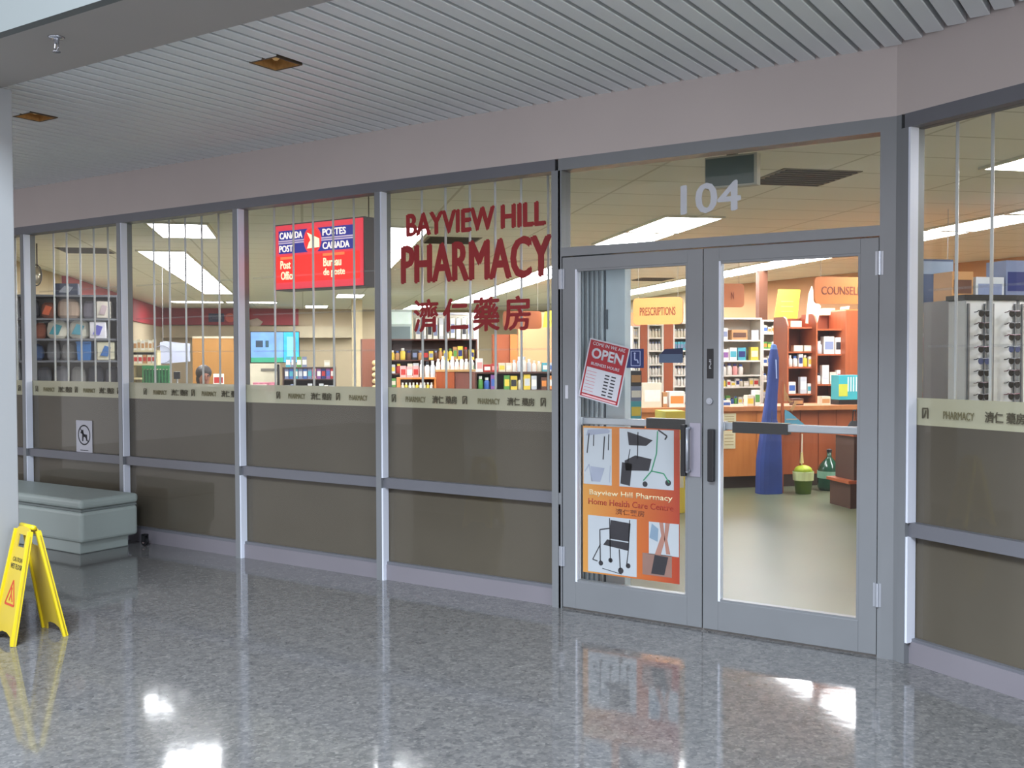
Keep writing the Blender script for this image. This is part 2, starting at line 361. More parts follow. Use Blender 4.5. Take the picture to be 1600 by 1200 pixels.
# sprinkler head in the soffit
p = hitz(88, 58, 3.03)
t = thing('sprinkler', 'chrome sprinkler head hanging from the plain soffit above the column', 'sprinkler', (p.x, p.y, 3.03))
CHR = mat('#b9bcc4', 0.25, 0.9)
MB().lathe([(0.001, -0.008), (0.03, -0.007), (0.038, 0)], 18).build('escutcheon', CHR, t, smooth=True)
m = MB().lathe([(0.012, -0.03), (0.012, -0.006)], 12); m.tube([(-0.012, 0, -0.03), (-0.015, 0, -0.05), (0, 0, -0.066)], 0.003); m.tube([(0.012, 0, -0.03), (0.015, 0, -0.05), (0, 0, -0.066)], 0.003); m.build('frame', CHR, t)
MB().lathe([(0.018, -0.07), (0.018, -0.066)], 12).build('deflector', CHR, t)

# ------------------------------------------------------------------ shopfront windows
MX = [-10.25, -8.84, -7.425, -6.005, -4.59, -3.18]
ROD = mat('#e2e3e6', 0.4, 0.0, 0.03, 4)
LINK = mat('#b9bcc0', 0.3, 0.0, 0.02, 4, alpha=0.12)
INK = mat('#6b6444', 0.6); INKD = mat('#4e4838', 0.6)
MULL = mat('#9ea2ac', 0.36, 0.35, 0.03, 3)

BEAD_LIT = mat('#dfe4f2', 0.35, 0.1, 0.02, 3)  # paler than the frame: daylight on right-facing sides painted into the colour
def mullion_parts(m, xc, y0=0.0):
    m.box(xc-0.023, xc+0.023, y0-0.0, y0+0.115, 0, ZH0)
def window(n, x0, x1, rods, M=None, lastmull=True, firstmull=False, bandph=0.0, z0g=0.105):
    """one bay of the shopfront; coordinates relative to YF plane (y=0), M places it"""
    root = thing('window_%d' % n, None, None, kind='structure')
    root.matrix_world = M if M is not None else Matrix.Translation((0, YF, 0))
    m = MB(); m.box(x0, x1, 0.0, 0.11, ZH0, ZH1); m.box(x0+0.023, x1-0.023, 0.02, 0.10, 0.635, 0.705)
    m.box(x0+0.023, x1-0.023, 0.035, 0.10, z0g, z0g+0.02)
    m.build('window_frame', FRD, root)
    m = MB()
    if lastmull: m.box(x1-0.023, x1+0.023, -0.004, 0.115, 0, ZH0)
    if firstmull: m.box(x0-0.023, x0+0.023, -0.004, 0.115, 0, ZH0)
    if lastmull or firstmull: m.build('mullion', FR, root)
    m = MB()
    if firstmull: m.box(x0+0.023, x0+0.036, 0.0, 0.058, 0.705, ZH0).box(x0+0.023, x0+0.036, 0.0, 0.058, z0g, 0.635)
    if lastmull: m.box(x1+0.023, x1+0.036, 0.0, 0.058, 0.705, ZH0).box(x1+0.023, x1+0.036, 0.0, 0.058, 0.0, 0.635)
    if lastmull or firstmull: m.build('bead_and_lit_side', BEAD_LIT, root)  # added strip whose pale colour imitates the mullion's lit right side
    a, b = x0+0.023, x1-0.023
    MB().box(a, b, 0.058, 0.064, 0.705, ZH0).box(a, b, 0.058, 0.064, z0g+0.02, 0.635).build('pane', GLASS, root)
    m = MB().box(a, b, 0.066, 0.0665, 0.705, 1.19); m.box(a, b, 0.066, 0.0665, z0g+0.02, 0.635); m.build('frosted_film', FILM, root)
    film = MB().box(a, b, 0.066, 0.0665, 1.19, 1.325).build('film_band', BAND, root)
    # repeating pattern of small logo, word and characters along the band
    k = 0; x = a + bandph
    while x < b-0.05:
        bits = [('logo', x), ('word', x+0.12), ('cjk', x+0.36)]
        for kind, xx in bits:
            if kind == 'logo' and xx+0.03 < b:
                MB().stroke([(xx, 1.225), (xx, 1.275), (xx+0.03, 1.275), (xx+0.03, 1.225)], 0.006, 0.0545, 0.0575).stroke([(xx+0.008, 1.23), (xx+0.02, 1.265)], 0.006, 0.0545, 0.0575).build('print_mark', INKD, film)
            if kind == 'word' and xx+0.17 < b: text_obj('print_word', 'PHARMACY', INK, film, xx+0.085, 0.057, 1.228, 0.038, 0.17, ext=0.002)
            if kind == 'cjk' and xx+0.2 < b: text_obj('print_characters', '濟仁 藥房', INKD, film, xx+0.09, 0.057, 1.225, 0.05, 0.2, ext=0.002, thick=0.001)
        x += 0.60
    return root
def grille(x0, x1, rods, label, M=None):
    g = thing('security_grille', label, 'security grille', group='security grilles behind the shopfront glass')
    g.matrix_world = M if M is not None else Matrix.Translation((0, YF, 0))
    for xr in rods: MB().cyl((xr, 0.135, 1.10), (xr, 0.135, 2.70), 0.008, 8).build('rod', ROD, g, smooth=True)
    for zz in (1.30, 1.58, 1.86, 2.14): MB().box(x0+0.03, x1-0.03, 0.144, 0.147, zz-0.006, zz+0.006).build('cross_link', LINK, g)
    MB().box(x0+0.03, x1-0.03, 0.125, 0.147, 2.69, 2.72).build('top_track', FRD, g)
    return g
window(1, MX[0], MX[1], None, firstmull=True)
for i in range(2, 6): window(i, MX[i-1], MX[i], None, bandph=(0.07, 0.21, 0.35, 0.05)[i-2])
ords = ['behind the far left narrow bay beside the column', 'behind the bay above the bench', 'behind the second full bay from the left',
        'in front of the red illuminated post office sign', 'behind the large red pharmacy lettering']
for i in range(5):
    x0, x1 = MX[i], MX[i+1]
    rods = [x0 + 0.28 + 0.2*k for k in range(6)]
    grille(x0, x1, rods, 'grey rods of the security grille ' + ords[i])
window(6, 0.05, 1.55, None, M=M_R, firstmull=True, bandph=0.05)
window(7, 1.55, 3.05, None, M=M_R, bandph=0.05)
grille(0.05, 1.55, [0.248, 0.44, 0.635, 0.83, 1.02, 1.21, 1.4], 'grey rods of the security grille in the angled window right of the doors', M=M_R)
# corner post
struct(MB().prism([(-1.258, YF), (-1.2, YF), (-1.2+0.03*AX.x, YF+0.03*AX.y), (-1.2+0.03*AX.x+0.11*AN.x, YF+0.03*AX.y+0.11*AN.y), (-1.258, YF+0.11)], 0, ZH1, 'z').build('trim_2', FR))

# ------------------------------------------------------------------ lettering on the glass
RED = mat('#930c14', 0.45, 0, 0.05, 5)
YL = YF + 0.056
def lettering(name, body, x0, x1, z0, z1, label, bold=0.02, m=RED, ext=0.0015, y=YL, cat='lettering', spacing=1.0, thick=0.0):
    o = text_obj(name, body, m, None, (x0+x1)/2, y, z0, z1-z0, x1-x0, ext=ext, bold=bold, spacing=spacing, thick=thick); return tag(o, label, cat)
lettering('window_lettering', 'BAYVIEW HILL', -4.375, -3.285, 2.345, 2.49, 'red vinyl lettering BAYVIEW HILL on the glass, the top line', 0.0, thick=0.008)
lettering('window_lettering', 'PHARMACY', -4.42, -3.245, 2.03, 2.28, 'red vinyl lettering PHARMACY on the glass, the largest middle line', 0.0, thick=0.011)
lettering('window_lettering', '濟仁藥房', -4.315, -3.395, 1.70, 1.915, 'red vinyl Chinese characters on the glass under the word PHARMACY', 0.0, spacing=1.25, thick=0.006)

# ------------------------------------------------------------------ entrance: jambs, transom, doors
XJ0, XJ1 = -3.157, -1.258
m = MB(); m.box(XJ0, XJ0+0.022, 0, 0.11, 0, ZH0); m.box(XJ0+0.022, XJ1-0.02, 0, 0.11, 2.137, 2.19); m.box(XJ0, XJ1, 0, 0.11, ZH0, ZH1); m.box(XJ1-0.02, XJ1, 0, 0.11, 0, ZH0)
root = thing('window_8', None, None, kind='structure'); root.location = (0, YF, 0)
m.build('window_frame', FR, root)
MB().box(XJ0+0.022, XJ1-0.02, 0.05, 0.056, 2.19, ZH0).build('pane', GLASS, root)
lettering('door_number', '104', -2.375, -2.03, 2.335, 2.495, 'pale grey unit number 104 on the transom glass above the doors', 0.0, mat('#c7cad2', 0.5), y=YF+0.049, thick=0.006)
struct(MB().box(XJ0, XJ1, 0.02+YF, 0.12+YF, 0.0, 0.008).build('trim_3', mat('#8a8886', 0.4, 0.5)))
BLK = mat('#17171b', 0.4); ALU = mat('#a9adb6', 0.3, 0.5)
def door(n, x0, x1, hinge_left):
    root = thing('door_%d' % n, None, None, kind='structure'); root.location = (0, YF, 0)
    st = 0.09; gz0, gz1 = 0.175, 2.055; z0, z1 = 0.012, 2.13
    m = MB(); m.box(x0, x0+st, 0.002, 0.047, z0, z1); m.box(x1-st, x1, 0.002, 0.047, z0, z1)
    m.box(x0+st, x1-st, 0.002, 0.047, z0, gz0); m.box(x0+st, x1-st, 0.002, 0.047, gz1, z1)
    m.build('door_frame', FR, root, bevel=0.002)
    m = MB(); bw = 0.012
    m.box(x1-st-bw, x1-st, 0.004, 0.045, gz0, gz1); m.box(x0+st+bw, x1-st-bw, 0.004, 0.045, gz0, gz0+bw); m.box(x0+st+bw, x1-st-bw, 0.004, 0.045, gz1-bw, gz1)
    m.build('bead_and_lit_side', FR, root); MB().box(x0+st, x0+st+bw, 0.0, 0.047, gz0, gz1).build('bead_and_lit_side', BEAD_LIT, root)  # left bead coloured paler to imitate its lit face, the others stay plain
    MB().box(x0+st+bw, x1-st-bw, 0.022, 0.028, gz0+bw, gz1-bw).build('pane', GLASS, root)
    # push bar on the inside
    pb = MB().box(x0+st+0.005, x1-st-0.005, 0.06, 0.1, 1.125, 1.165).box(x0+st-0.03, x0+st+0.02, 0.047, 0.1, 1.12, 1.17).box(x1-st-0.02, x1-st+0.03, 0.047, 0.1, 1.12, 1.17).build('push_bar', ALU, root, bevel=0.004)
    if n == 1: MB().box(x1-st-0.28, x1-st-0.01, 0.055, 0.115, 1.115, 1.175).build('push_pad', BLK, pb)
    else: MB().box(x0+st+0.06, x0+st+0.37, 0.055, 0.115, 1.11, 1.17).build('push_pad', BLK, pb)
    # hinges
    hx = x0-0.004 if hinge_left else x1+0.004
    for zz in (0.26, 1.94): MB().cyl((hx, -0.006, zz), (hx, -0.006, zz+0.12), 0.008, 10).box(hx-0.02, hx+0.02, -0.003, 0.002, zz, zz+0.12).build('hinge', ALU, root)
    return root
d1 = door(1, -3.13, -2.228, True); d2 = door(2, -2.222, -1.282, False)
# handles and lock furniture
m = MB(); m.box(-2.300, -2.235, -0.004, 0.002, 0.86, 1.16); m.build('handle_plate', mat('#9a97a4', 0.3, 0.4), d1)
m = MB(); m.tube([(-2.30, 0, 0.89), (-2.30, -0.04, 0.89), (-2.30, -0.04, 1.13), (-2.30, 0, 1.13)], 0.009); m.build('door_handle', ALU, d1, smooth=True)
MB().box(-2.345, -2.318, -0.03, 0.002, 0.86, 1.15).build('handle_grip', BLK, d1, bevel=0.004)
MB().box(-2.185, -2.15, -0.03, 0.002, 0.84, 1.13).build('handle_grip', BLK, d2, bevel=0.004)
pl = MB().box(-2.20, -2.162, 0.0, 0.0025, 1.41, 1.575).build('pull_sticker', BLK, d2)
tx = text_obj('sticker_word', 'Pull', mat('#d5d5da', 0.5), pl, 0, 0, 0, 0.012, 0.05, ext=0.0006); tx.rotation_euler = (0, -math.pi/2, 0); tx.location = (-2.175, 0.0, 1.49)
MB().cyl((-2.182, -0.010, 1.285), (-2.182, 0.004, 1.285), 0.018, 18).cyl((-2.182, -0.013, 1.285), (-2.182, -0.009, 1.285), 0.011, 14).build('lock_cylinder', ALU, d2)
MB().box(-3.11, -3.09, 0.0, 0.0022, 1.28, 1.36).build('paper_tab', mat('#c5c5cd', 0.6), d1)

# stickers and notices on the left door glass (on the outer face of the pane)
YP = YF + 0.021
WHT = mat('#cacbd3', 0.6, 0, 0.02); NAVY = mat('#1f2f66', 0.5); 
def corner(px, py): p = hit(px, py, YP); return p.x, p.z
cs = [corner(*q) for q in ((922, 529), (986, 542), (966, 634), (904, 621))]
tl, tr, br, bl = cs; cx = sum(c[0] for c in cs)/4; cz = sum(c[1] for c in cs)/4
W_ = (math.dist(tl, tr)+math.dist(bl, br))/2; H_ = (math.dist(tl, bl)+math.dist(tr, br))/2
ang = math.atan2((tl[0]-bl[0])+(tr[0]-br[0]), (tl[1]-bl[1])+(tr[1]-br[1]))
t = thing('opening_hours_sign', 'tilted red and white OPEN opening hours sign on the left door glass', 'sign', (cx, YP, cz)); t.rotation_euler = (0, ang, 0)
CRD = mat('#a01a28', 0.4)
w2, h2 = W_/2, H_/2
MB().box(-w2, w2, -0.002, 0, -h2, h2).build('board', WHT, t)
MB().box(-w2+0.008, w2-0.008, -0.0028, -0.002, -h2+0.008, h2-0.008).build('red_print', CRD, t)
MB().box(-w2+0.018, w2-0.018, -0.0034, -0.0028, -h2+0.03, h2*0.02+0.005).build('hours_panel', WHT, t)
text_obj('sign_word', 'OPEN', WHT, t, 0.0, -0.003, h2*0.36, h2*0.36, W_*0.78, ext=0.001, bold=0.03)
text_obj('sign_word', 'COME IN WE ARE', WHT, t, 0.0, -0.003, h2*0.80, h2*0.11, W_*0.8, ext=0.001)
text_obj('sign_word', 'BUSINESS HOURS', WHT, t, 0.0, -0.003, h2*0.14, h2*0.10, W_*0.7, ext=0.001, bold=0.01)
m = MB(); m2 = MB()
for k in range(7):
    zz = h2*0.0 - 0.012 - k*(h2*0.82-0.01)/7
    m.box(-w2+0.025, -w2+0.09, -0.004, -0.0034, zz-0.004, zz-0.001)
    for xx in (0.012, 0.055): m2.box(xx, xx+0.03, -0.004, -0.0034, zz-0.008, zz)
m.build('day_lines', mat('#c77b84', 0.5), t); m2.build('hour_figures', mat('#2d2b33', 0.5), t)
MB().box(-w2+0.02, w2-0.02, -0.0036, -0.0028, -h2+0.012, -h2+0.022).build('lower_line', mat('#e9b9be', 0.5), t)

def glass_rect(px0, py0, px1, py1):
    a = corner(px0, (py0+py1)/2); b = corner(px1, (py0+py1)/2); c = corner((px0+px1)/2, py0); d = corner((px0+px1)/2, py1)
    return a[0], b[0], d[1], c[1]
x0, x1, z0, z1 = glass_rect(978, 545, 1006, 575)
t = thing('access_sticker', 'small blue sticker with a white accessibility symbol on the left door', 'sticker', ((x0+x1)/2, YP, z0)); hw, hh = (x1-x0)/2, z1-z0
MB().box(-hw, hw, -0.001, 0, 0, hh).build('sticker_base', NAVY, t)
m = MB(); r_ = hh*0.25
m.stroke([(-hw*.4, hh*.12), (-hw*.4, hh*.88), (hw*.6, hh*.88), (hw*.6, hh*.12), (-hw*.4, hh*.12)], 0.004, -0.002, -0.001)
m.stroke([(0.0, hh*.7), (0, hh*.42), (hw*.3, hh*.42), (hw*.38, hh*.25)], 0.007, -0.002, -0.001); m.disc(0, hh*.76, 0.006, -0.002, -0.001)
m.build('symbol', mat('#aab4d8', 0.5), t)
x0, x1, z0, z1 = glass_rect(1030, 544, 1067, 567)
t = thing('hours_sticker', 'dark blue and slate sticker on the left door glass near its centre stile', 'sticker', ((x0+x1)/2, YP, z0)); hw, hh = (x1-x0)/2, z1-z0
MB().box(-hw, hw, -0.001, 0, 0, hh*0.6).build('sticker_base', mat('#52637d', 0.5), t); MB().prism([(-hw*.9, hh*.6), (hw, hh*.6), (hw, hh), (-hw*.5, hh*.95)], -0.001, 0).build('sticker_top', mat('#222a4c', 0.5), t)

# home health care poster
YPO = YF + 0.036
def pcorner(px, py): p = hit(px, py, YPO); return p.x, p.z
a = pcorner(911, 780)[0]; b = pcorner(1062, 780)[0]; zt = pcorner(985, 668)[1]; zb = pcorner(985, 903)[1]
pw, ph = b-a, zt-zb; t = thing('poster', 'orange home health care poster with four product photos on the left door', 'poster', ((a+b)/2, YPO, zb))
MB().box(-pw/2, pw/2, -0.001, 0, 0, ph).build('sheet', grad_mat('poster_orange', '#cf8f44', '#c46a2c', '#a83824', 0, pw), t)
def sub(px0, py0, px1, py1):
    c = pcorner(px0, (py0+py1)/2), pcorner(px1, (py0+py1)/2), pcorner((px0+px1)/2, py0), pcorner((px0+px1)/2, py1)
    ox = (a+b)/2; return c[0][0]-ox, c[1][0]-ox, c[3][1]-zb, c[2][1]-zb
PW = mat('#b9bcc6', 0.5, 0, 0.02); DK = mat('#2b2830', 0.6); GY = mat('#9b9fb4', 0.6); GR = mat('#2f8a63', 0.5); SKN = mat('#a8766a', 0.6)
def photo(name, r): 
    x0, x1, z0, z1 = r; o = MB().box(x0, x1, -0.0018, -0.001, z0, z1).build(name, PW, t)
    def q(u, v): return (x0+(x1-x0)*u, z0+(z1-z0)*v)
    return o, q
L0, L1 = -0.0026, -0.0018
o, q = photo('bath_stool_photo', sub(912, 669, 956, 757))
MB().prism([q(.1, .86), q(.9, .92), q(.95, .96), q(.85, 1), q(.15, .97)], L0, L1).build('stool_print', GY, o)
MB().stroke([q(.05, .22), q(.2, .35), q(.3, .05)], 0.006, L0, L1).prism([q(.3, .05), q(.6, .05), q(.75, .3), q(.25, .32)], L0, L1).stroke([q(.92, .05), q(.95, .35)], 0.004, L0, L1).build('bath_tub_print', GY, o)
MB().stroke([q(.2, .9), q(.13, .55)], 0.007, L0, L1).stroke([q(.75, .86), q(.7, .45)], 0.008, L0, L1).stroke([q(.37, .88), q(.36, .68)], 0.006, L0, L1).stroke([q(.9, .9), q(.88, .62)], 0.006, L0, L1).build('stool_legs_print', DK, o)
o, q = photo('rollator_photo', sub(968, 671, 1053, 763))
MB().prism([q(.18, .72), q(.5, .72), q(.62, .82), q(.35, .9), q(.15, .95)], L0, L1).prism([q(.12, .28), q(.55, .3), q(.6, .5), q(.3, .55), q(.1, .45)], L0, L1).prism([q(.02, .05), q(.2, .02), q(.24, .4), q(.05, .42)], L0, L1).disc(*q(.9, .12), 0.018, L0, L1).disc(*q(.48, .07), 0.016, L0, L1) \
    .stroke([q(.35, .95), q(.34, .5)], 0.006, L0, L1).stroke([q(.72, 1), q(.88, .9), q(.84, .84)], 0.009, L0, L1).stroke([q(.2, .65), q(.14, .3)], 0.005, L0, L1).build('rollator_print', DK, o)
MB().stroke([q(.71, .98), q(.69, .6), q(.6, .3), q(.45, .13)], 0.007, L0-.0006, L0).stroke([q(.6, .3), q(.82, .27), q(.92, .12)], 0.007, L0-.0006, L0).build('rollator_frame_print', GR, o)
o, q = photo('wheelchair_photo', sub(919, 808, 995, 897))
MB().prism([q(.45, .62), q(.85, .6), q(.88, .92), q(.47, .95)], L0, L1).prism([q(.32, .5), q(.84, .44), q(.84, .58), q(.4, .6)], L0, L1) \
  .stroke([q(.45, .98), q(.47, .2)], 0.006, L0, L1).stroke([q(.86, .98), q(.84, .5), q(.8, .18)], 0.006, L0, L1).stroke([q(.45, .8), q(.25, .76), q(.26, .2)], 0.007, L0, L1).stroke([q(.26, .5), q(.1, .22), q(.2, .2)], 0.006, L0, L1) \
  .disc(*q(.27, .17), 0.015, L0, L1).disc(*q(.47, .24), 0.014, L0, L1).disc(*q(.68, .08), 0.018, L0, L1).disc(*q(.83, .18), 0.015, L0, L1).stroke([q(.65, .45), q(.67, .1)], 0.007, L0, L1).stroke([q(.3, .08), q(.7, .02)], 0.004, L0, L1).build('wheelchair_print', DK, o)
o, q = photo('legs_photo', sub(1014, 817, 1061, 868))
MB().prism([q(.35, 1), q(.48, 1), q(.55, .5), q(.4, .0), q(.2, .0), q(.42, .6)], L0, L1).prism([q(.55, 1), q(.7, 1), q(.62, .5), q(.72, .05), q(.58, .05), q(.52, .5)], L0, L1).build('legs_print', SKN, o)
MB().prism([q(.02, .5), q(.3, .4), q(.32, .8), q(.1, .95)], L0, L1).build('blue_print', mat('#7f93ab', 0.6), o)
x0, x1, z0, z1 = sub(1004, 866, 1050, 900)
o = MB().box(x0, x1, -0.0018, -0.001, z0, z1).build('foot_pad_photo', mat('#8d6a62', 0.6), t)
MB().prism([(x0+(x1-x0)*.3, z0+.01), (x0+(x1-x0)*.75, z0+.01), (x0+(x1-x0)*.88, z1-.01), (x0+(x1-x0)*.42, z1-.005)], L0, L1).build('foot_pad_print', DK, o)
r = sub(914, 770, 1058, 806)
text_obj('poster_line', 'Bayview Hill Pharmacy', mat('#e8d6b0', 0.5), t, 0, -0.001, r[3]-0.040, 0.042, pw*0.86, ext=0.001, bold=0.01)
text_obj('poster_line', 'Home Health Care Centre', mat('#a02a18', 0.5), t, 0, -0.001, r[3]-0.087, 0.036, pw*0.88, ext=0.001, bold=0.01)
text_obj('poster_line', '濟仁藥房', mat('#7a3a1c', 0.5), t, 0, -0.001, r[3]-0.135, 0.036, pw*0.3, ext=0.001, bold=0.01)

# no dogs notice on the frosted glass
p0 = hit(119, 684, YF+0.055); p1 = hit(144, 684, YF+0.055); pt = hit(131, 657, YF+0.055); pb_ = hit(131, 711, YF+0.055)
t = thing('no_dogs_notice', 'white paper notice with a black no dogs symbol on the frosted glass', 'notice', ((p0.x+p1.x)/2, YF+0.057, pb_.z)); nw, nh = (p1.x-p0.x), pt.z-pb_.z
MB().box(-nw/2, nw/2, -0.001, 0, 0, nh).build('paper', mat('#b9b9c2', 0.6, 0, 0.03), t)
m = MB(); rr = nw*0.36; cz = nh*0.58
m.stroke([(rr*math.cos(2*math.pi*k/24), cz+rr*1.0*math.sin(2*math.pi*k/24)) for k in range(25)], 0.012, -0.0018, -0.001)
m.stroke([(-rr*.7, cz+rr*.7), (rr*.7, cz-rr*.7)], 0.009, -0.0018, -0.001)
m.prism([(-rr*.45, cz+rr*.5), (-rr*.15, cz+rr*.55), (-rr*.05, cz+rr*.1), (rr*.5, cz+rr*.05), (rr*.55, cz-rr*.6), (rr*.35, cz-rr*.6), (rr*.3, cz-rr*.2), (-rr*.1, cz-rr*.2), (-rr*.15, cz-rr*.65), (-rr*.35, cz-rr*.65), (-rr*.35, cz+rr*.1), (-rr*.65, cz+rr*.2)], -0.0018, -0.001)
m.stroke([(-nw*.25, nh*.14), (nw*.25, nh*.14)], 0.006, -0.0018, -0.001)
m.build('symbol', mat('#26262c', 0.6), t)

# ------------------------------------------------------------------ bench at the left
BGREY = mat('#98a29f', 0.42, 0, 0.04, 2, bump=0.02); BDK = mat('#6f7776', 0.5)
bx0, bx1, by0, by1 = -9.3, -7.10, 4.70, 5.22
t = thing('bench', 'long pale grey moulded plastic bench box in front of the shopfront glass', 'bench', ((bx0+bx1)/2, (by0+by1)/2, 0)); L, Dp = (bx1-bx0)/2, (by1-by0)/2
MB().box(-L, L, -Dp, Dp, 0.09, 0.335).build('body', BGREY, t, bevel=0.028)
MB().box(-L+0.01, L-0.01, -Dp+0.01, Dp-0.01, 0.335, 0.352).build('groove', BDK, t)
MB().box(-L-0.004, L+0.004, -Dp-0.004, Dp+0.004, 0.352, 0.43).build('lid', BGREY, t, bevel=0.028)
MB().box(-L+0.05, L-0.05, -Dp+0.02, Dp-0.06, 0.0, 0.10).build('plinth', BGREY, t, bevel=0.01)
# small caster behind the bench end
t2 = thing('caster', 'small dark caster with a pale hub on the floor behind the bench end', 'caster', (-7.04, 5.235, 0))
MB().lathe([(0.012, -0.012), (0.034, -0.012), (0.034, 0.012), (0.012, 0.012)], 18, Matrix.Translation((0, 0, 0.034)) @ Matrix.Rotation(R(90), 4, 'X')).build('wheel', BLK, t2)
MB().cyl((0, -0.018, 0.034), (0, 0.014, 0.034), 0.013, 12).build('hub', mat('#b59a9a', 0.4), t2)
MB().box(-0.02, 0.02, -0.02, -0.014, 0.03, 0.09).box(-0.02, 0.02, 0.014, 0.02, 0.03, 0.09).box(-0.02, 0.02, -0.02, 0.02, 0.085, 0.095).build('fork', BLK, t2)

# ------------------------------------------------------------------ wet floor sign
YEL = mat('#dcc41c', 0.38, 0, 0.04, 5); YEL2 = mat('#c6ac3a', 0.45, 0, 0.05, 5)
fx = Vector((-5.18, 3.02, 0)); wv = Vector((-0.285, 0.045, 0)); sv = Vector((0.075, 0.27, 0))
ctr = fx + wv*0.5 + sv*0.5
rz = math.atan2(-wv.y, -wv.x)
t = thing('wet_floor_sign', 'yellow folding wet floor caution sign standing by the white column', 'wet floor sign', ctr, rz)
WD, HT, SP = 0.29, 0.62, 0.28
def aframe(name, side):
    lean = math.atan2(SP/2-0.015, HT)
    def tr(): return Matrix.Translation((0, side*SP/2, 0)) @ Matrix.Rotation(side*lean, 4, 'X')
    w0, w1 = WD/2, 0.095; H = HT/math.cos(lean)*0.985
    # outline with notched feet and handle opening made from strips
    def xw(z): return w0 + (w1-w0)*z/H
    m = MB(); th = 0.008
    out = [(-w0, 0), (-w0+0.05, 0.0), (-w0+0.065, 0.04), (-0.03, 0.055), (0.03, 0.055), (w0-0.065, 0.04), (w0-0.05, 0.0), (w0, 0), (xw(H*0.82), H*0.82), (-xw(H*0.82), H*0.82)]
    m.prism(out, -th/2, th/2, 'y', tr())
    m.prism([(-xw(H*.82), H*.82), (-0.045, H*.82), (-0.045, H*.93), (-xw(H*.93), H*.93)], -th/2, th/2, 'y', tr())
    m.prism([(xw(H*.82), H*.82), (0.045, H*.82), (0.045, H*.93), (xw(H*.93), H*.93)], -th/2, th/2, 'y', tr())
    top = [(-xw(H*.93), H*.93), (-0.045, H*.93), (0.045, H*.93), (xw(H*.93), H*.93), (xw(H)-0.02, H*.985), (xw(H)-0.05, H), (-xw(H)+0.05, H), (-xw(H)+0.02, H*.985)]
    m.prism(top, -th/2, th/2, 'y', tr())
    p = m.build(name, YEL2, t)
    r_ = MB()
    for s_ in (-1, 1):
        r_.prism([(s_*w0, 0), (s_*(w0-0.016), 0), (s_*(xw(H*.97)-0.016), H*.97), (s_*xw(H*.97), H*.97)], -0.016, 0.010, 'y', tr())
    r_.build('edge_rib', YEL, p)
    return p, tr()
pf, Mf = aframe('front_panel', -1)
pb, Mb = aframe('rear_panel', 1)
MB().cyl((-0.085, 0, HT-0.01), (0.085, 0, HT-0.01), 0.013, 12).build('hinge', YEL, t, smooth=True)
def on_panel(o, M, x, z, y=-0.0045): o.matrix_local = M @ Matrix.Translation((x, y, z))
o = text_obj('caution_word', 'CAUTION', mat('#4a4526', 0.5), pf, 0, 0, 0, 0.024, 0.12, bold=0.01); on_panel(o, Mf, 0, 0.43)
o = text_obj('caution_word', 'WET FLOOR', mat('#3a3626', 0.5), pf, 0, 0, 0, 0.028, 0.15, bold=0.02); on_panel(o, Mf, 0, 0.39)
m = MB(); m.stroke([(-0.06, 0), (0.06, 0), (0, 0.13), (-0.06, 0)], 0.012, -0.001, 0); m.stroke([(-0.015, 0.02), (0.0, 0.055), (0.02, 0.03), (0.028, 0.018)], 0.01, -0.001, 0); m.disc(-0.004, 0.083, 0.009, -0.001, 0); m.stroke([(0, 0.055), (-0.006, 0.075)], 0.01, -0.001, 0)
o = m.build('warning_triangle', mat('#c2452a', 0.5), pf); on_panel(o, Mf, 0, 0.2)

# thin plain dark disc at the bottom left of the photo
p = hitz(-40, 1262, 0)
tag(MB().lathe([(0.24, 0.0), (0.25, 0.004), (0.235, 0.012)], 40).build('dark_floor_disc', mat('#2b2b30', 0.7)), 'thin dark round disc on the terrazzo at the bottom left corner', 'floor mat').location = (p.x, p.y, 0)

# ------------------------------------------------------------------ store: ceiling lights
TRO = mat('#f8f9ff', 0.5, 0, 0.0, 1, emit=31.0); TFR = mat('#d8d4c6', 0.5)
def troffer_proto(w, l, name='ceiling_light'):
    t = thing(name, 'x', 'ceiling light', (0, 0, 2.85), E45, 'fluorescent ceiling lights in the shop')
    m = MB(); f = 0.03
    m.box(-w/2, w/2, -l/2, -l/2+f, -0.02, 0.0); m.box(-w/2, w/2, l/2-f, l/2, -0.02, 0); m.box(-w/2, -w/2+f, -l/2+f, l/2-f, -0.02, 0); m.box(w/2-f, w/2, -l/2+f, l/2-f, -0.02, 0)
    m.build('frame', TFR, t)
    MB().box(-w/2+f, w/2-f, -l/2+f, l/2-f, -0.012, -0.002).build('diffuser', TRO, t); return t
def s2w(s1, s2): return ((s2-s1)*0.70711, (s1+s2)*0.70711)
tp = troffer_proto(0.61, 1.22)
ORD = ['first', 'second', 'third', 'fourth', 'fifth', 'sixth', 'seventh', 'eighth', 'ninth', 'tenth', 'eleventh', 'twelfth', 'thirteenth', 'fourteenth', 'fifteenth', 'sixteenth', 'seventeenth', 'eighteenth', 'nineteenth', 'twentieth']
first = [True]
def troffer(s1, s2, label, rot=E45):
    x, y = s2w(s1, s2)
    if first[0]: tp.location = (x, y, 2.85); tp.rotation_euler = (0, 0, rot); tp['label'] = label; first[0] = False; return tp
    return dup(tp, (x, y, 2.85), rot, label)
troffer(11.0, -1.2, 'square looking white ceiling light highest in the second bay, on its own')
for k in range(7): troffer(13.75+1.25*k, -1.7, ORD[k] + ' panel from the near end of the light row slanting through the second bay')
for k in range(2): troffer(25.2, -2.45+1.25*k, ('left', 'right')[k] + ' panel of the far crosswise ceiling row above the red fascia', E45+R(90))
troffer(22.2, 1.0, 'lit white ceiling light just below the right corner of the post office sign')
troffer(27.2, 0.35, 'smallest far white ceiling light beyond the television')
for k in range(4): troffer(10.9+1.25*k, 1.0, ORD[k] + ' panel from the near end of the light row behind the left of the lettering')
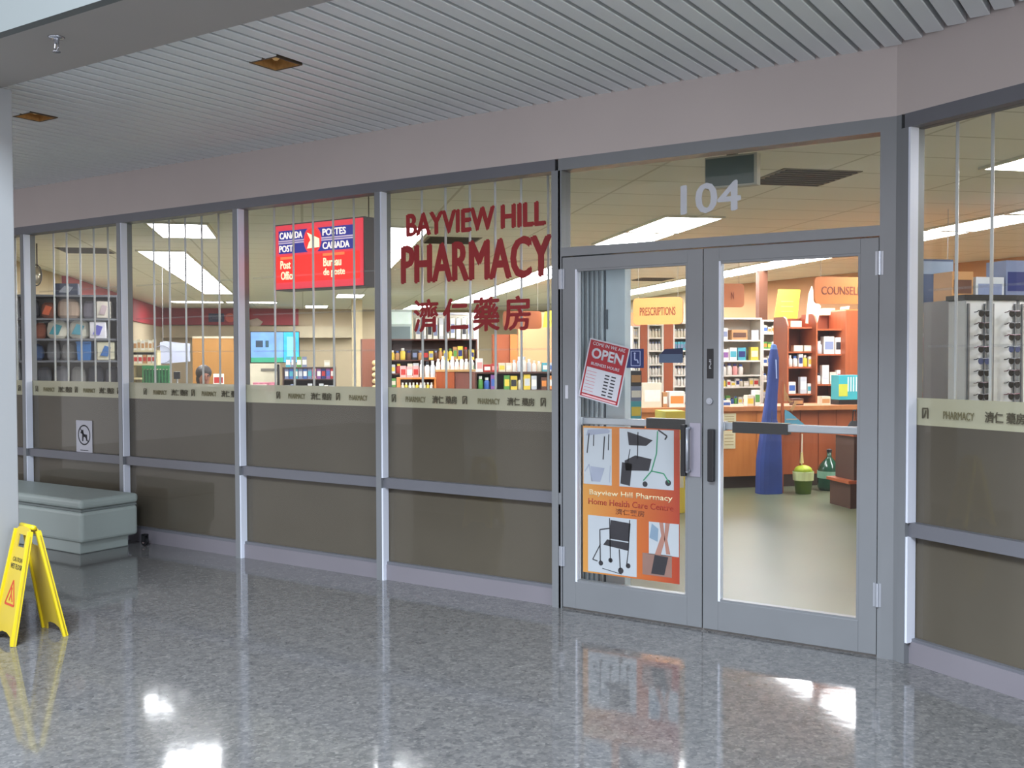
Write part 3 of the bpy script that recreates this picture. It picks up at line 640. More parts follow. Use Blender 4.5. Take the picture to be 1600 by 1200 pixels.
for k in range(2): troffer(9.65+1.25*k, 3.62, ('nearer', 'farther')[k] + ' of two ceiling lights seen through the transom under the number 104')
for k in range(9): troffer(14.1+1.25*k, 3.8, ORD[k] + ' panel from the near end of the light row behind PHARMACY, lower right')
for k in range(13): troffer(7.7+1.25*k, 6.65, ORD[k] + ' panel from the near end of the row crossing doors and angled window')
troffer(5.75, 4.95, 'white ceiling light at the far right edge, the nearest one')
troffer(4.3, 5.05, 'unseen ceiling light added above the sunglasses towers to brighten them')  # out-of-view fixture, added to brighten the towers
for s in (26.5, 27.8): troffer(s, 3.0, ('nearer' if s < 27 else 'farther') + ' of two far ceiling lights behind the red Chinese characters')

# ceiling vents
def vent(s1, s2, w, l, label):
    x, y = s2w(s1, s2); t = thing('ceiling_vent', label, 'vent', (x, y, 2.85), E45, 'dark ceiling vents')
    MB().box(-w/2, w/2, -l/2, l/2, -0.006, 0).build('frame', mat('#7d776a', 0.6), t)
    m = MB(); n = 8
    for k in range(n): yy = -l/2+0.03+(l-0.06)*k/(n-1); m.box(-w/2+0.03, w/2-0.03, yy-0.012, yy+0.012, -0.014, -0.006)
    m.build('louvre', mat('#4c4842', 0.7), t)
vent(6.95, 3.62, 0.61, 0.62, 'dark square ceiling vent right of the exit sign behind the transom glass')
p = hitz(135, 391, 2.85); vent((p.y-p.x)*.7071, (p.x+p.y)*.7071, 0.61, 0.61, 'dark ceiling vent above the display of bags at the left')
p = hitz(705, 375, 2.85); vent((p.y-p.x)*.7071, (p.x+p.y)*.7071, 0.61, 0.61, 'dark ceiling vent behind the top of the word PHARMACY')
p = hitz(1020, 436, 2.85); vent((p.y-p.x)*.7071, (p.x+p.y)*.7071, 0.61, 0.61, 'dark ceiling vent above the PRESCRIPTIONS sign')

# exit sign seen from the back
u0, u1, z0, z1 = rect(1101, 242, 1183, 292, 5.95)
t = thing('exit_sign', 'grey box of an exit sign hanging inside above the doors, seen from behind', 'exit sign', ((u0+u1)/2, 5.98, z0)); hw = (u1-u0)/2; hh = z1-z0
MB().box(-hw, hw, -0.03, 0.03, 0, hh).build('housing', mat('#b3b0a4', 0.5), t, bevel=0.004)
MB().box(-hw+0.008, hw-0.02, -0.034, -0.03, 0.012, hh-0.012).build('back_plate', mat('#5d6a68', 0.4), t)
MB().box(-0.03, 0.03, -0.02, 0.02, hh, 2.85-z0).build('mount', mat('#8a877c', 0.5), t)

# ------------------------------------------------------------------ post office sign, back-lit
YS = 5.60
u0, u1, z0, z1 = rect(432, 349, 568, 447, YS)
z0 = hit(500, 449, YS).z; z1 = hit(500, 347, YS).z
sw, sh = u1-u0, z1-z0
t = thing('post_office_sign', 'lit red and blue CANADA POST sign box hanging behind the glass', 'illuminated sign', ((u0+u1)/2, YS, z0))
LR = mat('#f01c10', 0.4, 0, 0.03, 2, emit=1.0); LP = mat('#e83648', 0.4, 0, 0.02, 2, emit=0.75); LB = mat('#1d2390', 0.4, 0, 0.02, 2, emit=0.7); LW = mat('#fff4e8', 0.4, 0, 0, 1, emit=1.0); LPW = mat('#c8b4cc', 0.4, 0, 0, 1, emit=0.75); LO = mat('#ff7a40', 0.4, 0, 0, 1, emit=0.9); LC = mat('#fff0c8', 0.4, 0, 0, 1, emit=1.0)
MB().box(-sw/2-0.01, sw/2+0.01, 0.0, 0.16, -0.01, sh+0.01).build('housing', mat('#55555a', 0.5), t)
MB().box(-sw/2, sw/2, -0.006, 0, 0, sh).build('red_face', LP, t)
MB().box(-sw/2+0.005, sw/2-0.03, -0.008, -0.006, 0.05, sh*0.52).build('lower_face', LR, t)
def sg(u, v): return (-sw/2+sw*u, sh*v)
bz0, bz1 = sh*0.555, sh*0.915
MB().box(sg(.04, 0)[0], sg(.905, 0)[0], -0.010, -0.006, bz0, bz1).build('blue_band', LB, t)
zm = (bz0+bz1)/2
MB().box(sg(.04, 0)[0], sg(.905, 0)[0], -0.012, -0.010, zm-0.013, zm-0.003).box(sg(.04, 0)[0], sg(.905, 0)[0], -0.012, -0.010, zm+0.003, zm+0.013).build('white_lines', LPW, t)
cxg, r_ = sg(.445, 0)[0], sh*0.215
MB().disc(cxg, zm, r_, -0.014, -0.010, 30, 0.86).build('red_disc', LP, t)
MB().disc(cxg, zm, r_*0.86, -0.016, -0.014, 30, 0.86).build('red_disc_centre', LR, t)
MB().prism([(cxg-r_*.5, zm+r_*.55), (cxg+r_*.7, zm+r_*.05), (cxg+r_*.7, zm-r_*.55), (cxg-r_*.5, zm-r_*.6), (cxg-r_*.3, zm-r_*.15), (cxg-r_*.15, zm-r_*.02)], -0.018, -0.016).build('wing_mark', LC, t)
lh = (bz1-zm)*0.58
text_obj('sign_word', 'CANADA', LW, t, sg(.19, 0)[0], -0.010, zm+0.024, lh, sw*.27, bold=0.01, ext=0.004)
text_obj('sign_word', 'POST', LW, t, sg(.13, 0)[0], -0.010, bz0+0.012, lh, sw*.16, bold=0.01, ext=0.004)
text_obj('sign_word', 'POSTES', LW, t, sg(.69, 0)[0], -0.010, zm+0.024, lh, sw*.26, bold=0.01, ext=0.004)
text_obj('sign_word', 'CANADA', LW, t, sg(.71, 0)[0], -0.010, bz0+0.012, lh, sw*.30, bold=0.01, ext=0.004)
text_obj('sign_word', 'Post', LC, t, sg(.12, 0)[0], -0.008, sh*.315, sh*.13, sw*.12, bold=0.01, ext=0.004)
text_obj('sign_word', 'Office', LC, t, sg(.145, 0)[0], -0.008, sh*.145, sh*.13, sw*.16, bold=0.01, ext=0.004)
text_obj('sign_word', 'Bureau', LC, t, sg(.665, 0)[0], -0.008, sh*.315, sh*.13, sw*.2, bold=0.01, ext=0.004)
text_obj('sign_word', 'de poste', LC, t, sg(.685, 0)[0], -0.008, sh*.145, sh*.14, sw*.24, bold=0.01, ext=0.004)
MB().box(sg(.06, 0)[0], sg(.23, 0)[0], -0.011, -0.008, sh*.465, sh*.505).box(sg(.56, 0)[0], sg(.8, 0)[0], -0.011, -0.008, sh*.475, sh*.515).build('small_line', LO, t)
for uu in (.12, .98): MB().cyl((sg(uu, 0)[0], 0.08, sh), (sg(uu, 0)[0], 0.08, 2.85-z0), 0.004, 6).build('hanging_wire', mat('#3f3e3c', 0.5), t)

# ------------------------------------------------------------------ folded shutter behind the left door
ua = hit(893, 600, 5.50).x; ub = hit(987, 600, 5.62).x
t = thing('folding_shutter', 'blue grey folded security shutter stacked behind the left door glass', 'shutter', ((ua+ub)/2, 5.56, 0)); wd = ub-ua
SHU = mat('#d8e4ee', 0.5, 0.1, 0.03, 2); SHD = mat('#5d6a75', 0.6)
m = MB(); n = 13; xL = -wd/2; wz = wd*0.62
for k in range(n): xx = xL + wz*k/n; m.box(xx+0.005, xx+wz/n-0.005, -0.06+0.012*(k % 2), 0.02, 0.01, 2.15)
m.build('slat_stack', SHU, t)
MB().box(xL, xL+wz, -0.04, 0.03, 0.01, 2.148).build('slat_backing', SHD, t)
MB().box(xL+wz+0.003, wd/2, -0.03, 0.05, 0.01, 2.10).build('end_panel', mat('#cfdfea', 0.5), t, bevel=0.004)
MB().box(xL+wz+0.006, xL+wz+0.02, -0.04, -0.03, 1.70, 1.82).build('latch', SHD, t)
#@@STORE@@
# ------------------------------------------------------------------ things in the store
ORD2 = ['leftmost'] + ORD[1:]
def sr(px0, py0, px1, py1, s1, rot=E45):
    u0, u1, z0, z1 = rect(px0, py0, px1, py1, s1, rot); return loc_of((u0+u1)/2, s1, z0, rot), u1-u0, z1-z0
# small goods: a prototype of each kind and colour, then copies scaled to size
PB, PBT = {}, {}
def proto_box(c, c2):
    me = PB.get((c, c2))
    if me: return me
    o = MB().box(-.5, .5, 0, 1, 0, 1).build('product_box', mat(c, 0.55, 0, 0.04, 2)); o2 = MB().box(-.42, .42, -0.012, 0, .25, .72).build('label_panel', mat(c2, 0.55), o)
    PB[(c, c2)] = [o, True]; return PB[(c, c2)]
def proto_bottle(c, c2):
    me = PBT.get((c, c2))
    if me: return me
    o = MB().lathe([(.001, 0), (.44, 0), (.5, .03), (.5, .62), (.42, .72), (.24, .78), (.24, .82)], 12, None, 0, .5).build('bottle', mat(c, 0.4, 0, 0.03, 2), smooth=True)
    MB().lathe([(.3, .8), (.3, .98), (.27, 1.0), (.001, 1.0)], 12, None, 0, .5).build('cap', mat(c2, 0.45), o)
    PBT[(c, c2)] = [o, True]; return PBT[(c, c2)]
def put(kind, c, c2, loc, w, d, h, rot, label, cat, group, name=None):
    P = proto_box(c, c2) if kind == 'box' else proto_bottle(c, c2); o, fresh = P
    if fresh: P[1] = False; q = o
    else:
        q = o.copy(); C.objects.link(q)
        for ch in o.children: k = ch.copy(); C.objects.link(k); k.parent = q
    q.location = loc; q.rotation_euler = (0, 0, rot); q.scale = (w, d, h)
    if name: q.name = name
    tag(q, label, cat, group); return q
CN = {'#e9e7e0': 'white', '#3f66b0': 'blue', '#e2c84a': 'yellow', '#d9d2bd': 'cream', '#4aa7b8': 'teal', '#b5302c': 'red', '#5a9a4a': 'green', '#8b5a9c': 'purple', '#dc8a3e': 'orange', '#b98a5a': 'tan',
      '#2a2c34': 'black', '#7a86a8': 'slate blue', '#e6a3a0': 'pink', '#5b3a2c': 'brown', '#c3c9d0': 'grey', '#24306e': 'navy'}
WH, BL, YE, CRM, TE, RE, GN, PU, OR, TN, BK, SB, PK, BRN, GYY, NV = CN.keys()
def row(u0, u1, s1, z, hmax, items, where, group, rot=E45, dist_in=0.03, dmax=0.2):
    """goods standing side by side from u0 to u1 on a surface at height z; items: (kind, colour, colour2, rel width, rel height)"""
    tot = sum(i[3] for i in items); u = u0; L = u1-u0; n = 0
    for kind, c, c2, rw, rh in items:
        wd = L*rw/tot
        if kind:
            h = hmax*rh; wn = wd*0.86 if kind == 'box' else min(wd*0.9, h*0.62); d = min(dmax, wn if kind != 'box' else max(0.05, wn*0.7))
            lab = '%s %s %s %s' % (CN[c], 'box' if kind == 'box' else 'bottle', (ORD2[n] + ' from left on') if n else 'leftmost on', where)
            put(kind, c, c2, loc_of(u+wd/2, s1+dist_in, z, rot), wn, d, h, rot, lab, 'box' if kind == 'box' else 'bottle', group)
            n += 1
        u += wd
def mix(n, kinds, cols, seed, h=(0.6, 1.0)):
    r_ = random.Random(seed); out = []
    for _ in range(n):
        k = r_.choice(kinds); c = r_.choice(cols); c2 = r_.choice([x for x in (WH, BL, YE, RE, GN, NV, SB, OR, CRM) if x != c])
        out.append((k, c, c2, r_.uniform(0.8, 1.2), r_.uniform(*h)))
    return out
def unit(name, label, cat, u0, u1, s1, depth, top, levels, m, mback=None, rot=E45, th=0.022, rounded=False, base=True, group=None):
    """open shelving unit: side panels, back, top and each shelf"""
    t = thing(name, label, cat, loc_of((u0+u1)/2, s1, 0.004, rot), rot, group); w2 = (u1-u0)/2
    for s_ in (-1, 1):
        x0, x1 = (s_*w2, s_*(w2-th)) if s_ > 0 else (-w2, -w2+th)
        if rounded: pts = [(0, 0), (depth, 0), (depth, top), (0.12, top), (0.05, top-0.03), (0.0, top-0.12)]
        else: pts = [(0, 0), (depth, 0), (depth, top), (0, top)]
        MB().prism(pts, min(x0, x1), max(x0, x1), 'x').build('side_panel', m, t)
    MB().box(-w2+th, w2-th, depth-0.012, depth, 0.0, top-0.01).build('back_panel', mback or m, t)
    if not rounded: MB().box(-w2+th, w2-th, 0.0, depth-0.012, top-th, top).build('top_panel', m, t)
    for z in levels: MB().box(-w2+th, w2-th, 0.01, depth-0.012, z-th-0.004, z-0.004).build('shelf', m, t)
    return t
def zpx(py, s1, px=1150, rot=E45): return hit(px, py, s1, rot).z
def upx(px, s1, rot=E45, py=560): return hit(px, py, s1, rot) @ Vector((math.cos(rot), math.sin(rot), 0))

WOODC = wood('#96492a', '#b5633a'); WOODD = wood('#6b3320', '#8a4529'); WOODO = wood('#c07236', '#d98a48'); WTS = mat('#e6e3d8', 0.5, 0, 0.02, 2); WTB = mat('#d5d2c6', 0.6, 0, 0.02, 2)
KICK = mat('#3a2a22', 0.6)

# --- pharmacy counter (faces the doors)
SC = 10.9; uc0, uc1, uc2, uc3 = upx(986, SC), upx(1128, SC), upx(1225, SC), upx(1395, SC)
ztop = zpx(636, SC)
t = thing('pharmacy_counter', 'orange wood pharmacy service counter with dark kickboard seen through both doors', 'counter', loc_of((uc0+uc3)/2, SC, 0.004, E45), E45); c_ = (uc0+uc3)/2
MB().box(uc0-c_, uc3-c_, -0.03, 0.6, ztop-0.05, ztop).build('worktop', wood('#a8663c', '#c98550'), t)
for a_, b_ in ((uc0, upx(1075, SC)), (upx(1075, SC)+.006, upx(1182, SC)), (upx(1182, SC)+.006, uc2)): MB().box(a_-c_, b_-c_, 0.0, 0.03, 0.14, ztop-0.05).build('front_panel', WOODO, t)
for k in range(6):
    a_ = uc2+.006+(uc3-uc2-.006)*k/6; b_ = uc2+(uc3-uc2)*(k+1)/6-.004; MB().box(a_-c_, b_-c_, 0.05, 0.08, 0.14, ztop-0.05).build('front_panel', WOODC, t)
MB().box(uc0-c_, uc3-c_, 0.06, 0.5, 0.0, 0.14).build('kickboard', KICK, t)
MB().box(uc0-c_, uc3-c_, 0.45, 0.5, 0.14, ztop-0.05).build('back_panel', WOODD, t)
# papers taped on the front
for (a, b, c, d), l in (((1129, 646, 1150, 667), 'upper of two cream paper notices taped on the orange counter front'), ((1129, 673, 1149, 701), 'lower of two cream paper notices taped on the orange counter front')):
    L_, w_, h_ = sr(a, b, c, d, SC-0.004); t = thing('paper_notice', l, 'notice', L_, E45)
    MB().box(-w_/2, w_/2, -0.002, 0.003, 0, h_).build('paper', mat('#e3d9b4', 0.6), t)
    m = MB()
    for k in range(4): m.box(-w_*.35, w_*.35, -0.003, -0.002, h_*(.2+.18*k), h_*(.2+.18*k)+0.008)
    m.build('print', mat('#b09a6c', 0.6), t)

# --- white shelving units behind the counter
SA = 13.6
def z_a(y): return zpx(y, SA)
ua0, ua1 = upx(1100, SA), upx(1190.5, SA)
lev = [z_a(y) for y in (531, 563, 586, 604, 632)]
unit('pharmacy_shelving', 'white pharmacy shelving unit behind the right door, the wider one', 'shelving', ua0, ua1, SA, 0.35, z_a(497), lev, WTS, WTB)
W1 = 'shelf of the wide white pharmacy unit'
G1 = 'medicines on the white pharmacy shelving'
hs = [0.17, 0.2, 0.14, 0.12, 0.16]
row(upx(1130, SA), ua1-.03, SA, lev[0], .20, [('box', WH, SB, .7, .85), (None, 0, 0, .3, 0), ('box', TN, BRN, 2.2, .72), (None, 0, 0, .3, 0), ('box', GYY, WH, 1, .7)], 'the top ' + W1, G1)
row(upx(1129, SA), ua1-.03, SA, lev[1], .19, [('box', WH, PU, 1, .85), ('box', WH, TE, 1.1, .95), ('box', TE, NV, 1.2, .95), (None, 0, 0, .5, 0), ('box', YE, CRM, 1.2, 1)], 'the second ' + W1, G1)
row(upx(1129, SA), ua1-.03, SA, lev[2], .17, [('bottle', WH, NV, 1, .9), ('bottle', WH, NV, 1, 1), ('bottle', PK, NV, 1, .95), ('bottle', WH, BL, 1, .9)] + [(None, 0, 0, 2.6, 0)], 'the third ' + W1, G1)
row(upx(1129, SA), ua1-.03, SA, lev[3], .12, mix(8, ['box', 'bottle'], [WH, CRM, YE, WH], 5), 'the fourth ' + W1, G1)
row(upx(1129, SA), ua1-.03, SA, lev[4], .16, mix(9, ['box', 'bottle', 'box'], [BL, SB, WH, BL, GN], 6, (.5, .9)), 'the lowest ' + W1, G1)
ub0, ub1 = upx(1191, SA), upx(1229, SA)
levb = [z_a(y) for y in (520, 545, 570, 595, 620)]
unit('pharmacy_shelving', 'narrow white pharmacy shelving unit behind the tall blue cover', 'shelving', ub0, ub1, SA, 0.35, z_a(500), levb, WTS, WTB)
for k, z in enumerate(levb): row(ub0+.03, ub1-.03, SA, z, .13, mix(5, ['box', 'bottle'], [WH, WH, CRM, GN if k == 1 else WH, GYY], 20+k), 'the %s shelf of the narrow white unit' % ('top', 'second', 'third', 'fourth', 'lowest')[k], 'medicines on the narrow white unit')
# left door units
for j, (a, b, ttl) in enumerate(((988, 1000, 'leftmost narrow white shelving strip behind the left door'), (1012, 1037, 'white shelving unit with pill bottles, middle one behind the left door'), (1052, 1082, 'white shelving unit with teal box, rightmost behind the left door'))):
    u0_, u1_ = upx(a, SA), upx(b, SA); lv = [z_a(y) for y in (527, 547, 568, 585, 602, 625)]
    unit('pharmacy_shelving', ttl, 'shelving', u0_, u1_, SA, 0.3, z_a(510-j*3), lv, WTS, WTB)
    for k, z in enumerate(lv): row(u0_+.025, u1_-.025, SA, z, .125, [('box' if (k+j) % 3 == 0 and k < 2 else 'bottle', TE if (j == 2 and k == 1) else (CRM if k == 0 else WH), SB if k % 2 else GYY, 1, .95)]*(2, 4, 5)[j], 'the %s shelf, %s' % (('top', 'second', 'third', 'fourth', 'fifth', 'lowest')[k], ('leftmost strip unit', 'middle unit, left door', 'rightmost unit, left door')[j]), 'bottles on the shelving behind the left door')
for a, b, l in ((1000.5, 1011.5, 'narrow orange wood panel between shelving strips, left one behind the left door'), (1037.5, 1051.5, 'orange wood panel between white shelving, right one behind the left door')):
    L_, w_, h_ = sr(a, 500, b, 640, SA); t = thing('wood_divider', l, 'panel', (L_.x, L_.y, 0.004), E45); MB().box(-w_/2, w_/2, 0, 0.3, 0, 2.05).build('board', WOODC, t); MB().box(-w_/2, w_/2, 0.01, 0.28, 2.05, 2.07).build('cap', WOODO, t)
# --- angled-top wood units C, D and plain end E
SW = 12.3
def z_w(y): return zpx(y, SW, 1270)
u0_, u1_ = upx(1230, SW), upx(1274.5, SW); lv = [z_w(y) for y in (511, 549, 573, 615)]
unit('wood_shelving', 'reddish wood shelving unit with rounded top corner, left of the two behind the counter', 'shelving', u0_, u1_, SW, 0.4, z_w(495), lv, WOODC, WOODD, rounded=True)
WC = 'shelf, left reddish wood unit'; GC = 'goods on the reddish wood units'
row(u0_+.05, u1_-.03, SW, lv[0], .09, [('box', CRM, WH, 1, .9), (None, 0, 0, .8, 0)], 'the top ' + WC, GC)
row(u0_+.1, u1_-.03, SW, lv[1], .10, [('box', CRM, WH, 1.4, .8), ('box', CRM, WH, 1.2, .8)], 'the second ' + WC, GC)
row(u0_+.03, u1_-.03, SW, lv[2], .17, [('bottle', WH, WH, 1, .9), ('bottle', WH, BL, 1, .85), ('box', WH, NV, .9, 1), ('bottle', YE, WH, 1, .9), ('box', WH, YE, .8, .8)], 'the third ' + WC, GC)
row(u0_+.03, u1_-.03, SW, lv[3], .22, [('box', WH, BL, 1.1, .7), (None, 0, 0, .5, 0), ('box', GYY, WH, 1, 1), ('box', WH, TE, .7, .6)], 'the lowest ' + WC, GC)
u0_, u1_ = upx(1275, SW-.1), upx(1321, SW-.1); lv = [z_w(y) for y in (514, 553, 600, 632)]
unit('wood_shelving', 'reddish wood shelving unit right of centre under the COUNSELLING sign', 'shelving', u0_, u1_, SW-.1, 0.4, z_w(491), lv, WOODC, WOODD, rounded=True)
WD_ = 'shelf, right reddish wood unit'
row(u0_+.03, u1_-.02, SW-.1, lv[1], .24, [('bottle', GYY, WH, .7, .7), ('box', WH, SB, 1.3, .95), ('box', WH, BK, .9, .9)], 'the second ' + WD_, GC)
row(u0_+.03, u1_-.02, SW-.1, lv[2], .26, [('bottle', WH, BK, .6, .55), ('box', WH, GYY, 1, .95), ('box', CRM, WH, .9, .6), ('box', WH, RE, .8, .7)], 'the third ' + WD_, GC)
row(u0_+.06, u1_-.02, SW-.1, lv[3], .10, [('box', CRM, TN, .8, .9), (None, 0, 0, .6, 0), ('box', CRM, BRN, .8, .8)], 'the lowest ' + WD_, GC)
L_, w_, h_ = sr(1321.5, 485, 1372, 590, SW-.2); t = thing('wood_end_panel', 'plain reddish wood end panel at the right edge of the right door glass', 'panel', (L_.x, L_.y, 0.004), E45)
MB().box(-w_/2, w_/2, 0, 0.45, 0, L_.z+h_).build('board', WOODC, t, bevel=0.01)
MB().box(-w_/2+.01, w_/2-.01, 0.02, 0.43, L_.z+h_, L_.z+h_+.01).build('cap', WOODO, t)
# papers and boxes on top of these units
def sheet(px, s1, label, col, name='paper_sheet', cat='paper', lines=0):
    pts = [hit(x, y, s1, E45) for x, y in px]; ax = Vector((math.cos(E45), math.sin(E45), 0)); cx = sum(p @ ax for p in pts)/len(pts); zb_ = min(p.z for p in pts)
    t = thing(name, label, cat, loc_of(cx, s1, zb_, E45), E45); MB().prism([(p @ ax - cx, p.z-zb_) for p in pts], -0.012, 0.0).build('sheet', mat(col, 0.6), t)
    if lines:
        m = MB(); w_ = max(p @ ax for p in pts)-min(p @ ax for p in pts); h_ = max(p.z for p in pts)-zb_
        for k in range(lines): m.box(-w_*.25, w_*.22, -0.014, -0.012, h_*(.25+.5*k/lines), h_*(.25+.5*k/lines)+.012)
        m.build('print', mat('#bdb06a' if col.startswith('#e') else '#a8a294', 0.6), t)
    return t
sheet([(1209, 499), (1216, 452), (1250, 453), (1245, 499)], SA+.05, 'bright yellow poster sheet standing on top of the white pharmacy shelving', '#e8dc3e', 'yellow_poster', 'poster', 3)
sheet([(1258, 505), (1263, 460), (1268, 447), (1274, 470), (1282, 478), (1276, 508)], SW+.12, 'cream folded paper standing on top of the left reddish wood unit', '#dcd6c0')
sheet([(1307, 511), (1313, 480), (1327, 478), (1319, 514)], SW+.1, 'tilted grey-white leaflet leaning on the right reddish wood unit', '#c9ccc2')
tag(put('box', CRM, WH, loc_of(upx(1295, SW+.2), SW+.2, z_w(491), E45), upx(1304, SW)-upx(1285, SW), .12, .09, E45, None, None, None, 'carton'), 'small white carton lying on top of the right reddish wood unit', 'carton', None)
# hanging department signs
def hangsign(px0, py0, px1, py1, s1, rot, word, label, fill, tw, tx=0.0, skew=0):
    L_, w_, h_ = sr(px0, py0, px1, py1, s1, rot); t = thing('department_sign', label, 'hanging sign', L_, rot)
    r_ = 0.05; pts = []
    for (cx_, cz_, a0) in ((w_/2-r_, r_, -90), (w_/2-r_, h_-r_, 0), (-w_/2+r_, h_-r_, 90), (-w_/2+r_, r_, 180)):
        for k in range(6): a_ = R(a0+18*k); pts.append((cx_+r_*math.cos(a_), cz_+r_*math.sin(a_)))
    MB().prism(pts, -0.015, 0.015).build('board', mat(fill, 0.5, 0, 0.04, 1.5), t)
    text_obj('sign_word', word, mat('#7a3a18', 0.6), t, tx*w_, -0.016, h_*.34, h_*.30, w_*tw, ext=0.002, thick=0.0015)
    for s_ in (-1, 1): MB().cyl((s_*w_*.4, 0, h_), (s_*w_*.4, 0, 2.85-L_.z), 0.003, 6).build('hanging_wire', mat('#9b948a', 0.5), t)
    return t
hangsign(990, 465, 1067, 507, 11.8, R(5), 'PRESCRIPTIONS', 'light orange hanging sign reading PRESCRIPTIONS behind the left door', '#e59a55', 0.72)
hangsign(1272, 433, 1376, 475, 10.7, E45, 'COUNSELLING', 'orange brown hanging sign reading COUNSELLING at the upper right of the right door', '#cb7530', 0.80)
hangsign(1088, 443, 1162, 480, 12.2, E45, 'N', 'brown orange hanging sign partly hidden behind the centre door stiles', '#b06a3c', 0.06, 0.25)
# dark column on the peach wall, near the corner
struct(MB().box(-.07, .07, -.06, .06, 0, 2.85).build('wall_pier', mat('#5e3622', 0.7))); bpy.data.objects['wall_pier'].location = hit(1190, 480, 14.6, E45).xy.to_3d(); bpy.data.objects['wall_pier'].rotation_euler = (0, 0, E45)

# --- things standing in front of the counter
# tall tapered blue cover
pts = [(1202, 545), (1208, 542), (1215, 546), (1216, 600), (1214, 620), (1212, 660), (1219, 672), (1221, 775), (1183, 772), (1185, 700), (1191, 660), (1197, 620), (1200, 590)]
SB_ = 10.45; ax = Vector((math.cos(E45), math.sin(E45), 0)); P_ = [hit(x, y, SB_, E45) for x, y in pts]; cu_ = sum(p @ ax for p in P_)/len(P_)
t = thing('blue_fabric_cover', 'tall tapered blue fabric cover standing before the counter behind the right door', 'fabric cover', loc_of(cu_, SB_, 0.004, E45), E45)
def taper(name, prof, m, t, sq=0.75):
    """prof: list of (z, left, right); elliptical sections lofted into one body"""
    mb = MB(); vs = []; fs = []; seg = 14
    for z, l, r in prof:
        cx_, rx = (l+r)/2, (r-l)/2
        for k in range(seg): a_ = 2*math.pi*k/seg; vs.append((cx_+rx*math.copysign(abs(math.cos(a_))**.7, math.cos(a_)), rx*sq*math.copysign(abs(math.sin(a_))**.7, math.sin(a_)), z))
    for i in range(len(prof)-1):
        for k in range(seg): fs.append((i*seg+k, i*seg+(k+1) % seg, (i+1)*seg+(k+1) % seg, (i+1)*seg+k))
    fs.append(tuple(range(seg))[::-1]); fs.append(tuple(range((len(prof)-1)*seg, len(prof)*seg))); mb._add(vs, fs)
    return mb.build(name, m, t, smooth=False)
prof = []
for y, a, b in ((774, 1183, 1221), (720, 1184, 1220.5), (672, 1190, 1219), (655, 1192, 1213), (620, 1197, 1214), (590, 1200, 1216), (560, 1202, 1216), (546, 1204, 1214), (542, 1207, 1211)):
    prof.append((max(0.0, zpx(y, SB_, 1200)-0.004), upx(a, SB_)-cu_, upx(b, SB_)-cu_))
prof[0] = (0.0, prof[0][1], prof[0][2])
BLU = mat('#223a7c', 0.7, 0, 0.12, 5, bump=0.2)
bf = taper('cover', prof, BLU, t)
zt = prof[-1][0]
MB().tube([(prof[-3][1]+.05, -0.06, zt-.14), (prof[-3][1]+.055, -.068, zt-.35)], 0.006).build('zip', mat('#9fb0dc', 0.5), bf)
MB().tube([(prof[4][1]+.03, -.09, .93), (prof[2][1]+.06, -.12, .72), (prof[2][1]+.05, -.13, .62)], 0.006).build('cord', mat('#182a5c', 0.5), bf)
taper('cap', [(zt-.03, prof[-2][1], prof[-2][2]), (zt+.02, prof[-2][1]+.01, prof[-2][2]-.01), (zt+.03, prof[-2][1]+.03, prof[-2][2]-.03)], mat('#5579b8', 0.6), t)
# slim wooden stand next to it
u0_ = upx(1223.5, SB_); t = thing('wooden_display_stand', 'slim brown wooden stand with woven strips just right of the blue cover', 'display stand', loc_of(u0_, SB_, 0.004, E45), E45)
zz = zpx(595, SB_, 1225)
MB().box(-.012, .012, 0, .025, 0, zz).build('leg', WOODC, t); MB().box(-.012, .012, .25, .275, 0, zz).build('leg', WOODC, t)
for k, h_ in enumerate((.2, .6)): MB().box(-.01, .01, .025, .25, h_, h_+.03).build('rail', WOODC, t)
m = MB()
for k in range(4): m.prism([(0.012+.03*k, zz-.02-.1*k), (0.035+.03*k, zz-.05-.1*k), (.06+.045*k, 1.02), (.03+.045*k, 1.02)], .02, .03)
m.build('woven_strip', mat('#b08a5c', 0.7), t)
# teal triangular bag hanging over the counter edge
sheet([(1226, 640), (1232, 643), (1262, 668), (1226, 672)], SC-.06, 'teal and blue triangular printed sheet hanging at the counter edge', '#4f93ad', 'printed_sheet', 'paper', 2)
# green bucket with a stick
SBK = 10.35
def lathe_thing(px0, px1, pybot, s1, name, label, cat): return thing(name, label, cat, loc_of(upx((px0+px1)/2, s1), s1, 0.004, E45), E45), (upx(px1, s1)-upx(px0, s1))/2
t, r_ = lathe_thing(1241, 1271, 777, SBK, 'green_bucket', 'lime green bucket with a white band and stick on the shop floor', 'bucket')
hb = .27
MB().lathe([(.001, 0), (r_*.72, 0), (r_*.95, hb*.85), (r_, hb*.86), (r_, hb*.92)], 20).build('body', mat('#6d8a2c', 0.45), t, smooth=True)
MB().lathe([(r_*.97, hb*.55), (r_*1.01, hb*.9), (r_*.99, hb*.92), (r_*.94, hb*.6)], 20).build('band', mat('#cfd8a0', 0.5), t)
MB().ball((0, 0, hb*.95), r_*.85, 10, (1, 1, .6)).build('contents', mat('#a8b92c', 0.5, 0, .15, 20, bump=.3), t, smooth=True)
MB().cyl((-.02, 0, hb*1.1), (-.015, 0, .66), 0.007, 8).build('stick', mat('#e8e4cf', 0.5), t); MB().lathe([(.022, 0), (.012, .12)], 10, Matrix.Translation((-.02, 0, hb*1.25))).build('stick_collar', mat('#d8c98c', 0.5), t)
